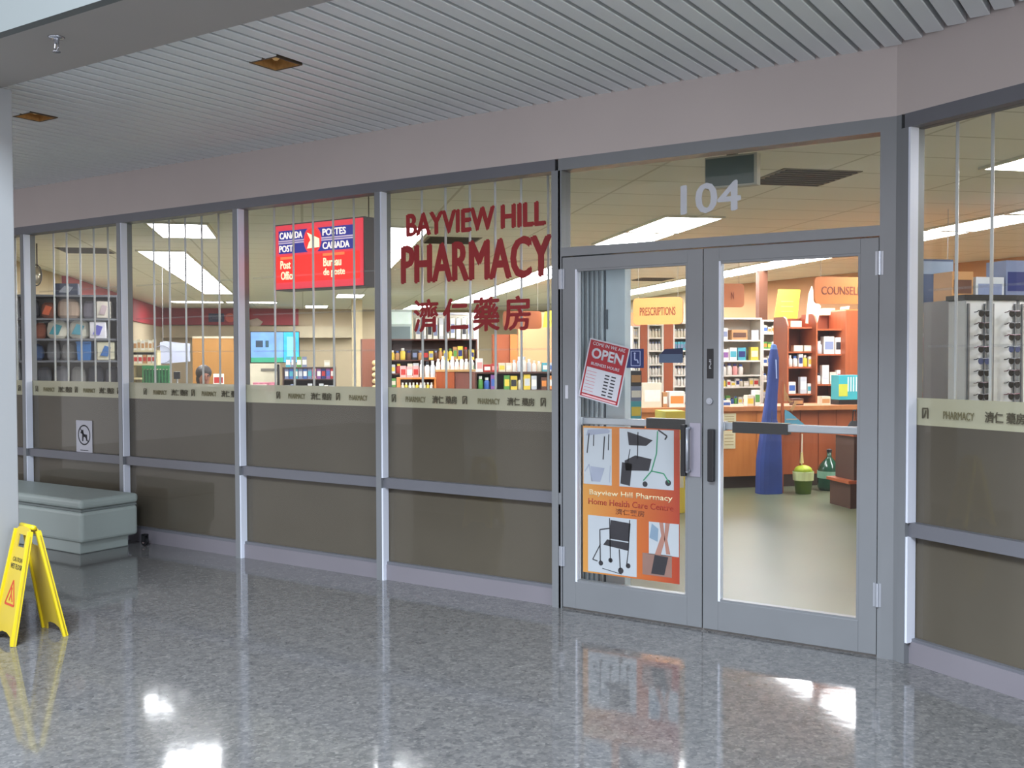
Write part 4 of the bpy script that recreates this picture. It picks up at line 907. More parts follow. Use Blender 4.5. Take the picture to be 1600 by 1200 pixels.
# green glass demijohn
t, r_ = lathe_thing(1280, 1313, 768, 10.55, 'glass_demijohn', 'large dark green glass bottle with a pale label standing beside the bucket', 'bottle')
MB().lathe([(.001, 0), (r_*.85, 0), (r_*.98, .04), (r_, .2), (r_*.8, .29), (r_*.3, .36), (r_*.2, .38), (r_*.2, .43)], 20).build('body', mat('#1f4a38', 0.15), t, smooth=True)
MB().lathe([(r_*1.01, .14), (r_*1.01, .22), (r_*.99, .22), (r_*.99, .14)], 20).build('label', mat('#7fae98', 0.5), t); MB().lathe([(.028, .43), (.03, .46), (.001, .47)], 12).build('stopper', mat('#2a2a2e', 0.5), t)
# black bag at the right
u0_ = upx(1330, 10.6); t = thing('black_bag', 'black bag hanging at the right edge of the right door glass', 'bag', loc_of(u0_, 10.6, .30, E45), E45)
taper('bag_body', [(0, -.09, .14), (.1, -.11, .14), (.3, -.09, .12), (.42, -.04, .1), (.48, .0, .08)], mat('#1a1b20', .6), t, .4)
MB().tube([(.02, 0, .46), (.03, 0, .6), (.06, 0, .6), (.07, 0, .46)], .006).build('strap', BLK, t)
u0_ = upx(1340, 9.2); t = thing('wooden_step_shelf', 'brown wooden shelf end with two ledges at the right edge of the door glass', 'shelf', loc_of(u0_, 9.2, 0.004, E45), E45)
MB().box(-.07, .35, 0, .4, 0, .25).build('lower_box', mat('#4c3226', .6), t); MB().box(-.10, .35, -.02, .42, .25, .28).build('ledge', WOODC, t); MB().box(-.02, .33, .02, .38, .28, .72).build('upper_box', mat('#4c3226', .6), t); MB().box(-.05, .35, -.02, .42, .72, .75).build('ledge', WOODC, t)
# teal pack on the counter, cream papers at the left door
L_, w_, h_ = sr(1311, 588, 1345, 634, SC+.1)
t = thing('teal_pack', 'bright teal and yellow pack standing on the counter at the right', 'pack', loc_of(upx(1328, SC+.1), SC+.1, ztop+.004, E45), E45)
MB().box(-w_/2, w_/2, 0, .2, 0, .06).build('tray', BLK, t); MB().box(-w_/2, w_/2, 0, .18, .06, h_).build('pack_body', mat('#3fb0bd', .4), t); MB().box(-w_/2, -w_*.1, -.003, 0, .1, h_*.7).build('yellow_print', mat('#c7cf4e', .5), t)
m = MB()
for k in range(4): m.box(-w_*.1+k*.035, -w_*.1+k*.035+.015, -.003, 0, h_*.45, h_-.02)
m.build('white_stripe', mat('#d8ecec', .5), t)
for a, b, c, d, lab, col, col2 in ((1005, 598, 1034, 637, 'cream paper box standing on the counter behind the left door', CRM, WH), (1036, 598, 1043, 622, 'narrow tan carton right of the cream box on the counter', TN, WH), (1046, 612, 1070, 637, 'white and orange pack on the counter next to the left door stile', WH, OR)):
    L_, w_, h_ = sr(a, b, c, d, SC+.08); put('box', col, col2, loc_of(upx((a+c)/2, SC+.08), SC+.08, ztop, E45), w_, .12, h_, E45, lab, 'box', None, 'counter_box')
for k, (a, b, y0, lab, col, col2) in enumerate(((1130, 1142, 626, 'small white box at the left end of the counter, right door', WH, BL), (1168, 1178, 618, 'small cream box on the counter left of the blue cover', CRM, YE), (1180, 1188, 610, 'upright white bottle-sized box left of the blue cover', WH, GN), (1284, 1298, 621, 'small cream box on the counter below the right wood unit', CRM, TN), (1240, 1256, 624, 'brown box on the counter below the left wood unit', BRN, TN))):
    w_ = upx(b, SC+.1)-upx(a, SC+.1); put('box', col, col2, loc_of(upx((a+b)/2, SC+.1), SC+.1, ztop, E45), w_, .1, zpx(y0, SC+.1)-ztop, E45, lab, 'box', None, 'counter_box')
# goods in front of the counter behind the left door
SD = 9.3
u0_, u1_ = upx(986, SD), upx(1004, SD); zz_ = zpx(655, SD)
t = thing('goods_stand', 'low dark stand carrying packs, at the left inside the left door', 'stand', loc_of((u0_+u1_)/2, SD, .004, E45), E45); w2 = (u1_-u0_)/2
MB().box(-w2-.02, w2+.02, 0, .3, 0, zz_-.03).build('body', BLK, t); MB().box(-w2-.03, w2+.03, -.01, .31, zz_-.03, zz_-.004).build('top', mat('#3c3f4a', .5), t)
for j, (y0, y1, c, c2, l) in enumerate(((625, 655, TE, YE, 'bottom'), (602, 625, SB, WH, 'middle'), (578, 602, BK, TN, 'top, black'))):
    put('box', c, c2, loc_of((u0_+u1_)/2, SD+.02, zpx(y1, SD), E45), w2*1.9, .2, zpx(y0, SD)-zpx(y1, SD)-.002, E45, 'pack stacked on the stand behind the left door, %s one' % l, 'pack', 'packs stacked inside the left door')
u0_, u1_ = upx(1041, SD), upx(1072, SD); put('box', YE, CRM, loc_of((u0_+u1_)/2, SD+.02, .004, E45), u1_-u0_, .3, zpx(642, SD), E45, 'tall yellow floor carton just inside, behind the push bar of the left door', 'carton', None, 'floor_carton')

# --- right angled window: sunglasses display, banner
def zr(y, d, px=1540): return hit(px, y, d, E45).z
SR = 5.2
for j, (a, b, lab) in enumerate(((1508, 1541, 'left white rotating sunglasses display tower in the angled window'), (1546, 1588, 'middle white rotating sunglasses display tower in the angled window'), (1592, 1640, 'right sunglasses display tower cut by the photo edge'))):
    u0_, u1_ = upx(a, SR), upx(b, SR); w2 = (u1_-u0_)/2; zt_ = zr(470, SR)
    t = thing('sunglasses_display', lab, 'display stand', loc_of((u0_+u1_)/2, SR, .004, E45), E45)
    MB().lathe([(.001, 0), (.065, 0), (.065, .03), (.03, .05)], 24, None, 0, .08).build('base', BLK, t); MB().cyl((0, .08, .05), (0, .08, .75), .02, 12).build('pole', ALU, t)
    MB().box(-w2, w2, 0, .16, .75, zt_).build('panel', mat('#eef0f2', .4, 0.0), t, bevel=.006)
    MB().box(-w2-.01, w2+.01, -.01, .17, zt_, zt_+.03).build('crown', BLK, t)
    MB().box(-w2+.01, -w2+.02, -.012, 0, .78, zt_-.02).box(w2-.02, w2-.01, -.012, 0, .78, zt_-.02).build('nose_strip', mat('#8b8e96', .3, .5), t)
    n = 0; z = zt_-.085
    while z > .8 and n < 12:
        for c_ in (0,):
            # one pair of sunglasses hooked on the panel front
            col = ('#26262b', '#5a2c3c', '#3a3036', '#7c2f4c', '#33415c')[(n+j) % 5]
            key = 'sg%s' % col
            loc = loc_of(u1_-.05, SR-.012, z+.004, E45)
            lab2 = '%s %s sunglasses from the top of the %s' % (ORD[n] if n else 'topmost', {'#26262b': 'black', '#5a2c3c': 'maroon', '#3a3036': 'dark brown', '#7c2f4c': 'pink-red', '#33415c': 'slate'}[col], ('left tower', 'middle tower', 'right tower at the photo edge')[j])
            if key not in PB:
                s_ = thing('sunglasses', 'x', 'sunglasses', (0, 0, 0), E45)
                m = MB(); m.tube([(-.062, -.03, .02), (-.06, -.045, .028), (0, -.05, .024), (.06, -.045, .028), (.062, -.03, .02)], .0035, 6); m.build('frame', mat(col, .35), s_)
                for q in (-1, 1): MB().disc(q*.033, .008, .025, -.048, -.044, 16, 1.1).build('lens', mat('#1c1c22' if col != '#33415c' else '#46507a', .1), s_)
                m = MB()
                for q in (-1, 1): m.tube([(q*.062, -.03, .02), (q*.058, .004, .018)], .003, 6)
                m.build('temples', mat(col, .35), s_); PB[key] = s_; s_.location = loc; s_['label'] = lab2; s_['group'] = 'sunglasses on the display towers'
                if w2 < .062: s_.scale = (.95, 1, 1)
            else: s_ = dup(PB[key], loc, E45, lab2, 'sunglasses on the display towers')
            s_.scale = (.62, .8, .8)
        z -= .068; n += 1
L_, w_, h_ = sr(1424, 405, 1489, 488, 8.2); t = thing('blue_banner', 'dark slate blue banner board hanging behind the angled window, upper left', 'banner', L_, E45)
MB().box(-w_/2, w_/2, 0, .05, 0, h_).build('panel', mat('#3a4a68', .5, 0, .15, 3), t); MB().box(-w_/2, w_/2, -.004, 0, h_*.72, h_*.96).build('pale_strip', mat('#8594a8', .5), t)
for s_ in (-1, 1): MB().cyl((s_*w_*.4, .02, h_), (s_*w_*.4, .02, 2.85-L_.z), .003, 6).build('hanging_wire', ALU, t)
# shelving with colourful goods below the banner and tan box above the towers
SG = 8.6; u0_, u1_ = upx(1405, SG), upx(1500, SG); lv = [zr(y, SG) for y in (553, 592, 625)]
unit('orange_shelving', 'orange wood shelving with colourful goods left of the sunglasses towers', 'shelving', u0_, u1_, SG, .35, zr(508, SG), lv, WOODO, WOODD, rounded=False)
row(u0_+.06, u1_-.1, SG, lv[0], .22, [('bottle', PU, WH, 1, 1), ('box', PU, RE, 1, .9), ('bottle', RE, WH, .8, .9), ('bottle', GYY, WH, .8, .95), ('bottle', TE, WH, .8, .8), ('box', BRN, TN, 1, .9)], 'the top shelf, orange shelving by the towers', 'goods on the orange shelving')
row(u0_+.06, u1_-.1, SG, lv[1], .17, mix(7, ['box', 'bottle'], [CRM, YE, WH, TN], 61), 'the middle shelf, orange shelving by the towers', 'goods on the orange shelving')
row(u0_+.06, u1_-.1, SG, lv[2], .15, mix(7, ['box'], [YE, GN, TN, CRM], 62), 'the low shelf, orange shelving by the towers', 'goods on the orange shelving')
SP_ = 8.0; u0_ = upx(1483, SP_); t = thing('rounded_wood_panel', 'orange wood end panel with a rounded top beside the sunglasses towers', 'panel', loc_of(u0_, SP_, .004, E45), E45)
pts = [(-.06, 0), (.06, 0), (.06, zr(478, SP_)), (.03, zr(471, SP_)), (-.02, zr(471, SP_)), (-.055, zr(482, SP_))]; MB().prism(pts, 0, .3).build('board', WOODO, t); MB().box(-.055, .055, -.004, 0, .1, .3).build('kick_plate', KICK, t)
SU = 7.4
for a, b, c, d, l, col, col2, nm in ((1493, 420, 1524, 470, 'tan open cardboard box high above the left sunglasses tower', TN, BRN, 'cardboard_box'), (1530, 438, 1572, 468, 'grey silver pack lying above the middle sunglasses tower', GYY, SB, 'silver_pack'), (1578, 405, 1600, 432, 'slate blue box high at the right photo edge', SB, NV, 'blue_box')):
    pass
u0_, u1_ = upx(1488, SU), upx(1640, SU); zsh = zr(470, SU)
unit('high_shelving', 'tall dark shelving behind the sunglasses towers, carrying boxes on top', 'shelving', u0_, u1_, SU, .4, zsh, [zr(y, SU) for y in (520, 570)], mat('#5c5a5c', .5), mat('#4a4648', .6))
put('box', TN, BRN, loc_of(upx(1509, SU), SU+.05, zsh, E45), upx(1526, SU)-upx(1493, SU), .25, zr(424, SU)-zsh, E45, 'tan cardboard box high above the left sunglasses tower', 'box', None, 'cardboard_box')
put('box', GYY, SB, loc_of(upx(1552, SU), SU+.05, zsh, E45), upx(1574, SU)-upx(1530, SU), .25, zr(432, SU)-zsh, E45, 'grey silver pack lying above the middle sunglasses tower', 'pack', None, 'silver_pack')
put('box', SB, NV, loc_of(upx(1594, SU), SU+.05, zsh, E45), upx(1612, SU)-upx(1578, SU), .25, zr(405, SU)-zsh, E45, 'slate blue box on the high shelving at the right photo edge', 'box', None, 'blue_box')

# --- behind the red lettering bay
def zq(y, d): return zpx(y, d, 700)
SL1 = 19.0
L_, w_, h_ = sr(606, 484, 644, 607, 21.0); t = thing('drinks_cooler', 'pale teal and white cooler cabinet far behind the left of the lettering', 'cooler', (L_.x, L_.y, .004), E45); top_ = L_.z+h_
MB().box(-w_/2, w_/2, 0, .6, 0, top_).build('cabinet', mat('#c5d3d2', .5), t); MB().box(-w_/2+.04, w_/2-.04, -.02, 0, .4, top_-.35).build('door', mat('#7d8f97', .3), t); MB().box(-w_/2+.02, w_/2-.02, -.02, 0, top_-.3, top_-.05).build('header', mat('#dcecea', .5, emit=.3), t)
# wall of hanging white packs on a pegboard
SPG = 19.6; u0_, u1_ = upx(646, SPG), upx(748, SPG); zt_ = zq(492, SPG)
t = thing('pegboard', 'tall pale pegboard wall with hanging white packs behind the Chinese characters', 'pegboard', loc_of((u0_+u1_)/2, SPG, .004, E45), E45); w2 = (u1_-u0_)/2
MB().box(-w2, w2, 0, .1, 0, zt_).build('board', mat('#cfcabb', .6), t); MB().box(-w2, w2, -.02, .12, zt_, zt_+.04).build('top_rail', ALU, t)
m = MB()
for k in range(11): x_ = -w2+.08+(2*w2-.16)*k/10; m.cyl((x_, -.14, zq(500, SPG)+.04), (x_, 0, zq(500, SPG)+.04), .005, 6)
m.build('hooks', ALU, t)
r_ = random.Random(3)
for k in range(11):
    x_ = u0_+.08+(u1_-u0_-.16)*k/10; h_ = r_.uniform(.38, .5)
    tag(put('box', (WH, GYY, WH)[k % 3], (SB, WH, BK)[k % 3], loc_of(x_, SPG-.12, zq(500, SPG)-h_+.03, E45), .085, .05, h_, E45, None, None, None, 'hanging_pack'), '%s narrow white pack hanging on the pegboard behind the Chinese characters' % (ORD[k] + ' from left:' if k else 'leftmost'), 'pack', 'packs hanging on the pegboard')
# dark brown gondola
SGO = 17.0; u0_, u1_ = upx(606, SGO), upx(746, SGO); lv = [zq(y, SGO) for y in (562, 583, 604)]
unit('brown_gondola', 'dark brown shop shelving behind the lettering bay, below the white packs', 'shelving', u0_, u1_, SGO, .4, zq(530, SGO), lv, wood('#4e2c24', '#643a30'), wood('#3c2420', '#4c302a'))
row(u0_+.04, u1_-.04, SGO, lv[0], .24, mix(16, ['bottle', 'bottle', 'box'], [BK, BRN, TN, GYY, YE], 71), 'the top shelf, dark brown gondola', 'goods on the dark brown gondola')
row(u0_+.04, u1_-.04, SGO, lv[1], .18, mix(15, ['box', 'bottle'], [WH, PK, RE, CRM, GYY], 72), 'the middle shelf, dark brown gondola', 'goods on the dark brown gondola')
row(u0_+.04, u1_-.04, SGO, lv[2], .18, mix(14, ['bottle', 'box'], [GN, CRM, WH, YE], 73), 'the low shelf, dark brown gondola', 'goods on the dark brown gondola')
# wooden plinth with white bottles
SPL = 14.0; u0_, u1_ = upx(682, SPL), upx(744, SPL); zt_ = zq(578, SPL)
t = thing('wooden_plinth', 'brown wooden block display carrying a row of white bottles', 'display plinth', loc_of((u0_+u1_)/2, SPL, .004, E45), E45); w2 = (u1_-u0_)/2
MB().box(-w2, -w2*.1, 0, .5, 0, zt_-.03).build('left_block', WOODC, t); MB().box(-w2*.1+.01, w2, .02, .5, 0, zt_-.03).build('right_block', wood('#7a4c44', '#8f5c52'), t); MB().box(-w2-.01, w2+.01, -.01, .51, zt_-.03, zt_).build('top', wood('#b08a5a', '#c9a26c'), t)
row(u0_, u1_-.03, SPL, zt_, .19, [('bottle', WH, (WH, CRM, YE)[k % 3], 1, .8+.2*(k % 2)) for k in range(8)], 'the brown wooden plinth', 'white bottles on the wooden plinth')
# orange stack at the left of the bay
SO = 13.6; u0_, u1_ = upx(623, SO), upx(681, SO); zt_ = zq(590, SO)
unit('low_wood_rack', 'low orange wood rack with pink packs at the left foot of the lettering bay', 'shelving', u0_, u1_, SO, .35, zt_, [zq(612, SO)], WOODO, WOODD)
row(u0_+.02, u0_+(u1_-u0_)*.55, SO, zt_, .16, [('box', PK, RE, 1, 1), ('box', PK, WH, 1, .95), ('box', PK, RE, 1, 1)], 'the low orange rack, pink group', 'pink packs on the low rack')
row(u0_+(u1_-u0_)*.57, u1_, SO, zt_, .24, [('bottle', WH, GYY, 1, 1), ('bottle', WH, BK, 1, .9), ('bottle', GYY, WH, 1, .95)], 'the low orange rack, right end', 'bottles on the low rack')
row(u0_+.03, u1_-.03, SO, zq(612, SO), .14, [('bottle', (CRM, YE, WH)[k % 3], WH, 1, .9) for k in range(9)], 'the lower shelf, low orange rack', 'bottles on the low rack')
# low dark shelf at the right of the bay with goods above and below
SQ = 13.0; u0_, u1_ = upx(742, SQ), upx(872, SQ); zt_ = zq(582, SQ)
unit('low_dark_shelf', 'low dark shelf of colourful goods beside the left door, lettering bay', 'shelving', u0_, u1_, SQ, .4, zt_, [zq(610, SQ)], wood('#4a2e28', '#5c3a32'), wood('#3c2420', '#4c302a'))
row(u0_+.02, u1_-.02, SQ, zt_, .2, [('box', WH, PK, 1, .9), ('box', RE, WH, 1.1, .5), ('box', RE, PK, 1, .55), ('box', CRM, YE, 1, .6), ('box', CRM, WH, .9, .6), ('bottle', WH, GYY, .7, .8), ('bottle', GYY, WH, .7, 1), ('bottle', WH, GYY, .7, 1), ('bottle', GYY, WH, .7, .85), ('bottle', WH, CRM, .7, .75), ('bottle', CRM, WH, .7, .7), ('box', TE, WH, 1, .6), ('box', GYY, BL, 1, .6)], 'top of the low dark shelf', 'goods on the low dark shelf')
row(u0_+.04, u1_-.04, SQ, zq(610, SQ), .2, [('bottle', GN, WH, 1, .9), ('bottle', BL, WH, 1, .8), ('box', PU, BL, 1.1, 1), (None, 0, 0, 1, 0), ('box', GN, YE, 1, .95), ('box', YE, BK, 1.2, .9), ('bottle', CRM, BK, .9, .8), ('box', YE, GYY, 1.2, 1), ('box', GYY, WH, 1, .9), (None, 0, 0, .6, 0), ('box', BRN, OR, 1, .8), ('box', OR, WH, 1.2, .9)], 'lower level of the low dark shelf', 'goods on the low dark shelf')
# orange partition and brown hanging sign further back
SX = 15.6
L_, w_, h_ = sr(770, 523, 808, 580, SX); t = thing('wood_partition', 'orange and brown wood partition behind the right side of the lettering bay', 'partition', (L_.x, L_.y, .004), E45); top_ = L_.z+h_
MB().box(-w_/2, w_*.2, 0, .1, 0, top_).build('board', WOODC, t); MB().box(w_*.2, w_/2, -.03, .1, 0, top_).build('edge_board', WOODO, t)
hangsign(786, 486, 846, 514, 14.6, E45, 'PHOTO', 'brown hanging sign board behind the last Chinese character', '#9a5430', 0.001)
bpy.data.objects.remove([o for o in C.objects if o.name.startswith('sign_word') and o.parent and o.parent.get('label', '').startswith('brown hanging sign board')][0])
sheet([(851, 487), (862, 485), (864, 510), (848, 512)], 14.4, 'yellow hanging sheet at the right edge of the lettering bay', '#e2cf42', 'yellow_sheet', 'poster')
t = [o for o in C.objects if o.name.startswith('yellow_sheet')][0]; MB().cyl((0, 0, .1), (0, 0, 2.85-t.location.z), .003, 6).build('hanging_wire', ALU, t)
struct(wall('wall_peach_partition', tuple(loc_of(upx(808, 17.5), 17.5, 0, E45))[:2], tuple(loc_of(upx(990, 17.5), 17.5, 0, E45))[:2], 0, 2.3, PEACH, .1) or bpy.data.objects['wall_peach_partition'])

# --- post office bay
SB2 = 28.85
fb = MB(); ub = upx(467, SB2); ul = -3.80
fb.box(ul, ub, 0, .1, 2.40, 2.85); o = fb.build('red_fascia_band', mat('#a32a34', .5, 0, .05, .6)); o.rotation_euler = (0, 0, E45); o.location = loc_of(0, SB2-.06, 0, E45); tag(o, 'dark red fascia band on the far back wall, from the corner to the television', 'fascia')
o = MB().box(0, .1, 17.5, 28.6, 2.34, 2.84).build('red_fascia_band', mat('#a32a34', .5, 0, .05, .6)); o.rotation_euler = (0, 0, E45); o.location = loc_of(-3.80, 0, 0, E45); tag(o, 'dark red fascia band along the left side wall, nearer the camera', 'fascia')
o = MB().box(ul, ub+1.5, 0, .3, 2.05, 2.36).build('trim_4', mat('#b9ac90', .7)); o.rotation_euler = (0, 0, E45); o.location = loc_of(0, SB2-.26, 0, E45); struct(o)
L_, w_, h_ = sr(326, 490, 350, 503, SB2-.08); t = thing('fascia_emblem', 'small navy lettering panel with an orange red disc on the far red fascia', 'sign', L_, E45)
MB().box(-w_/2, w_/2, -.03, 0, 0, h_).build('navy_panel', mat('#272a55', .5), t); text_obj('sign_word', 'CANADA', mat('#6d6a86', .5), t, 0, -.031, h_*.3, h_*.4, w_*.8, ext=.004)
MB().disc(w_/2+.16, h_*.5, h_*.55, -.05, 0, 24).build('disc', mat('#d8583e', .4), t)
sheet([(390, 500), (402, 497), (411, 503), (404, 512), (390, 508)], SB2-.1, 'pale swoosh shape on the far red fascia above the television', '#b8a99a', 'fascia_swoosh', 'sign')
# television
L_, w_, h_ = sr(392, 519, 467, 566, 27.6); t = thing('television', 'wall television with a bright blue picture below the red fascia', 'television', L_, E45)
MB().box(-w_/2-.02, w_/2+.02, 0, .06, -.02, h_+.02).build('casing', BLK, t)
MB().box(-w_/2, w_*.17, -.004, 0, 0, h_).build('picture', mat('#6f9de0', .3, 0, .25, 2.5, emit=.75), t); MB().box(w_*.18, w_/2, -.004, 0, 0, h_).build('side_bar', mat('#2fa0e4', .3, 0, .3, 3, emit=.8), t)
MB().box(-w_/2, w_*.17, -.006, -.004, 0, h_*.16).build('green_strip', mat('#38a884', .3, emit=.4), t); MB().box(-w_*.4, -w_*.25, -.006, -.004, h_*.5, h_*.72).build('inset', mat('#21405c', .3, emit=.3), t); MB().box(-w_*.2, -w_*.13, -.006, -.004, h_*.5, h_*.72).build('inset', mat('#2c5a6c', .3, emit=.3), t)
MB().box(w_*.25, w_*.42, -.006, -.004, h_*.2, h_*.85).build('pale_column', mat('#7cd0f0', .3, emit=.6), t)
MB().box(-.25, .25, .06, 1.15, h_*.3, h_*.5).build('wall_bracket', BLK, t)
# orange wood door-like panel, cream pier
L_, w_, h_ = sr(301, 529, 369, 610, 26.5); t = thing('wood_partition', 'tall tan orange wood panel in the second bay behind the person', 'panel', (L_.x, L_.y, .004), E45); top_ = L_.z+h_
MB().box(-w_/2, w_/2, 0, .08, 0, top_).build('board', wood('#a06e30', '#b38140'), t); MB().box(-w_/2, w_/2, -.02, .1, top_, top_+.05).build('head_rail', mat('#c9bfa4', .6), t)
struct(MB().box(-.12, .12, -.1, .1, 0, 2.85).build('wall_pillar', mat('#d2c19c', .7))); bpy.data.objects['wall_pillar'].location = hit(558, 540, 24.0, E45).xy.to_3d(); bpy.data.objects['wall_pillar'].rotation_euler = (0, 0, E45)
# snack rack under the television
SK = 17.5; u0_, u1_ = upx(441, SK), upx(525, SK); lv = [zpx(y, SK, 480) for y in (592, 612)]
unit('snack_rack', 'dark brown rack of blue and purple packs right of the television', 'shelving', u0_, u1_, SK, .4, zpx(574, SK, 480), lv, wood('#3c2a24', '#50362c'), wood('#2c201c', '#3c2c26'))
row(u0_+.03, u1_-.02, SK, lv[0], .2, [('box', (SB, BL, TE, SB, BL, SB, PK, PU, NV, PU, RE)[k], (WH, TE, WH, GYY, WH, TE, PU, WH, RE, BL, WH)[k], 1, .9) for k in range(11)], 'the main shelf of the dark snack rack', 'packs on the dark snack rack')
row(u0_+.03, u1_-.02, SK, lv[1], .14, mix(9, ['box'], [WH, SB, GYY, TE], 81), 'the low shelf of the dark snack rack', 'packs on the dark snack rack')
row(u0_+.05, upx(480, SK), SK, zpx(574, SK, 480), .2, [('box', (TE, SB, GN, SB)[k], WH, 1, .9) for k in range(4)], 'top of the dark snack rack', 'packs on the dark snack rack')
put('box', CRM, WH, loc_of(upx(511, SK), SK+.05, zpx(574, SK, 480), E45), .1, .02, .12, E45, 'small cream price card standing on the snack rack top', 'card', None, 'price_card')
# cream cabinet below the television
L_, w_, h_ = sr(388, 569, 437, 612, 18.5); t = thing('cream_cabinet', 'cream office machine cabinet below the television', 'cabinet', (L_.x, L_.y, .004), E45); top_ = L_.z+h_
MB().box(-w_/2, w_/2, 0, .5, 0, top_).build('body', mat('#c9c2ac', .5), t); MB().box(-w_*.1, w_/2-.03, -.01, 0, top_-.13, top_-.08).build('slot', mat('#6a665c', .5), t); MB().box(w_*.42, w_/2, -.012, 0, 0, top_-.01).build('edge', BLK, t)
L_, w_, h_ = sr(395, 598, 432, 612, 16.5); t = thing('pink_magazine_stack', 'row of pink and white magazines low under the television', 'magazines', (L_.x, L_.y, .004), E45)
MB().box(-w_/2, w_/2, 0, .3, 0, L_.z).build('stand', WTS, t); MB().box(-w_/2, w_/2, .02, .2, L_.z, L_.z+h_).build('magazine_block', mat('#b56a7c', .6, 0, .5, 12), t)
# striped vertical thing by the right mullion of the post office bay
L_, w_, h_ = sr(566, 530, 590, 612, 15.0); t = thing('brown_display_end', 'brown shelving end with tan striped goods beside the post office bay mullion', 'shelving', (L_.x, L_.y, .004), E45); top_ = L_.z+h_
MB().box(-w_/2, w_/2, 0, .4, 0, top_).build('end_board', wood('#6e3f2c', '#83503a'), t); m = MB()
for k in range(7): m.ball((w_*.32, -.03, top_-.35-.09*k), .045, 8, (1, .6, .9))
m.build('striped_goods', mat('#c2ab7c', .6, 0, .4, 20), t)
# service counter area in the second bay
SS = 13.2; u0_, u1_ = upx(205, SS), upx(246, SS)
zsv = zpx(548, SS, 225); unit('cream_display', 'cream shelf display of small white boxes in the second bay', 'shelving', u0_, u1_, SS, .3, zsv, [zpx(y, SS, 225) for y in (568, 590)], mat('#cfc39c', .6), mat('#d8d0b4', .6))
row(u0_+.02, u1_-.02, SS, zsv, .14, [('box', (WH, CRM)[k % 2], TN, 1, .9+.1*(k % 2)) for k in range(6)], 'top of the cream shelf display', 'white boxes on the cream display')
row(u0_+.02, u1_-.02, SS, zpx(568, SS, 225), .12, [('box', (CRM, WH, TN)[k % 3], RE, 1, .9) for k in range(5)], 'the shelf of the cream display', 'white boxes on the cream display')
SCR = 12.4
t = thing('service_counter', 'pale post office service counter behind the second bay', 'counter', loc_of(upx(300, SCR), SCR, .004, E45), E45); zc_ = zpx(604, SCR, 300)
MB().box(-.85, .8, 0, .6, 0, zc_-.04).build('front', mat('#bdb59c', .6), t); MB().box(-.88, .83, -.03, .62, zc_-.04, zc_-.004).build('worktop', mat('#cfc8b4', .5), t)
L_, w_, h_ = sr(222, 571, 264, 604, SCR+.05); t = thing('green_crate', 'dark green plastic crate on the service counter in the second bay', 'crate', loc_of(upx(243, SCR+.05), SCR+.05, zc_, E45), E45)
m = MB()
for k in range(9): x_ = -w_/2+(w_-.012)*k/8; m.box(x_, x_+.012, 0, .012, .02, h_-.03); m.box(x_, x_+.012, .24, .252, .02, h_-.03)
m.box(-w_/2, w_/2, -.003, .255, 0, .02); m.box(-w_/2, w_/2, -.006, .014, h_-.04, h_); m.box(-w_/2, w_/2, .24, .258, h_-.04, h_)
m.build('basket_body', mat('#2f7a44', .5), t); MB().box(-w_/2+.015, w_/2-.015, .02, .235, .02, h_-.05).build('contents', mat('#235a38', .7, 0, .5, 20), t)
L_, w_, h_ = sr(250, 533, 297, 569, 15.5); t = thing('hanging_white_sheet', 'pale blue white sheet hanging from the ceiling with a dark hoop, second bay', 'hanging sheet', L_, E45)
MB().prism([(-w_/2, 0), (w_/2, h_*.12), (w_/2, h_*.9), (w_*.1, h_*.93), (-w_*.3, h_), (-w_/2, h_*.95)], 0, .02).build('sheet', mat('#a4a9bc', .5, 0, .03, 2), t)
m = MB(); m.tube([(-w_*.42+.13*math.cos(R(a_)), -.02, h_*.42+.13*math.sin(R(a_))) for a_ in range(0, 361, 24)], .006, 6); m.build('hoop', mat('#6c6c78', .4), t)
for s_ in (-.4, .4): MB().cyl((s_*w_, .01, h_*.9), (s_*w_, .01, 2.85-L_.z), .003, 6).build('hanging_wire', ALU, t)
put('box', WH, RE, loc_of(upx(341, SCR+.1), SCR+.1, zc_, E45), .12, .04, zpx(584, SCR+.1, 341)-zc_, E45, 'small white card with a red band on the service counter', 'card', None, 'counter_card')
L_, w_, h_ = sr(271, 580, 281, 603, SCR+.15); t = thing('card_terminal', 'small black payment terminal on a stalk on the service counter', 'payment terminal', loc_of(upx(276, SCR+.15), SCR+.15, zc_, E45), E45)
MB().cyl((0, .03, 0), (0, .03, h_*.6), .01, 10).build('stalk', ALU, t); MB().box(-w_/2, w_/2, 0, .04, h_*.5, h_).build('keypad', BLK, t, bevel=.004); MB().lathe([(.001, 0), (.05, 0), (.05, .01), (.001, .01)], 16, None, 0, .03).build('base', BLK, t)
# person behind the counter
SPN = 14.2; pu = upx(318, SPN); zh_ = zpx(574, SPN, 318)
t = thing('person', 'dark haired person in a dark top behind the service counter, head and shoulders showing', 'person', loc_of(pu, SPN, .004, E45), E45+R(20))
def skin(name, pts, edges, m, parent, root=0, sub=2):
    me = bpy.data.meshes.new(name); me.from_pydata([p[:3] for p in pts], edges, []); o = bpy.data.objects.new(name, me); C.objects.link(o); o.parent = parent
    sk = o.modifiers.new('skin', 'SKIN'); 
    for i, p in enumerate(pts): v = me.skin_vertices[0].data[i]; v.radius = (p[3], p[4] if len(p) > 4 else p[3]); v.use_root = (i == root)
    ss_ = o.modifiers.new('sub', 'SUBSURF'); ss_.levels = sub; ss_.render_levels = sub; me.materials.append(m)
    for pl_ in me.polygons: pl_.use_smooth = True
    return o
H0 = zh_-1.30   # seated on a stool: crown of the head at zh_
def sp(x, y, z, r, r2=None): return (x, y, z+H0, r, r2 or r)
SK_ = mat('#8a5a48', .6, 0, .04, 8); TOP = mat('#2c2a34', .8, 0, .1, 10); TRO_ = mat('#30343f', .8)
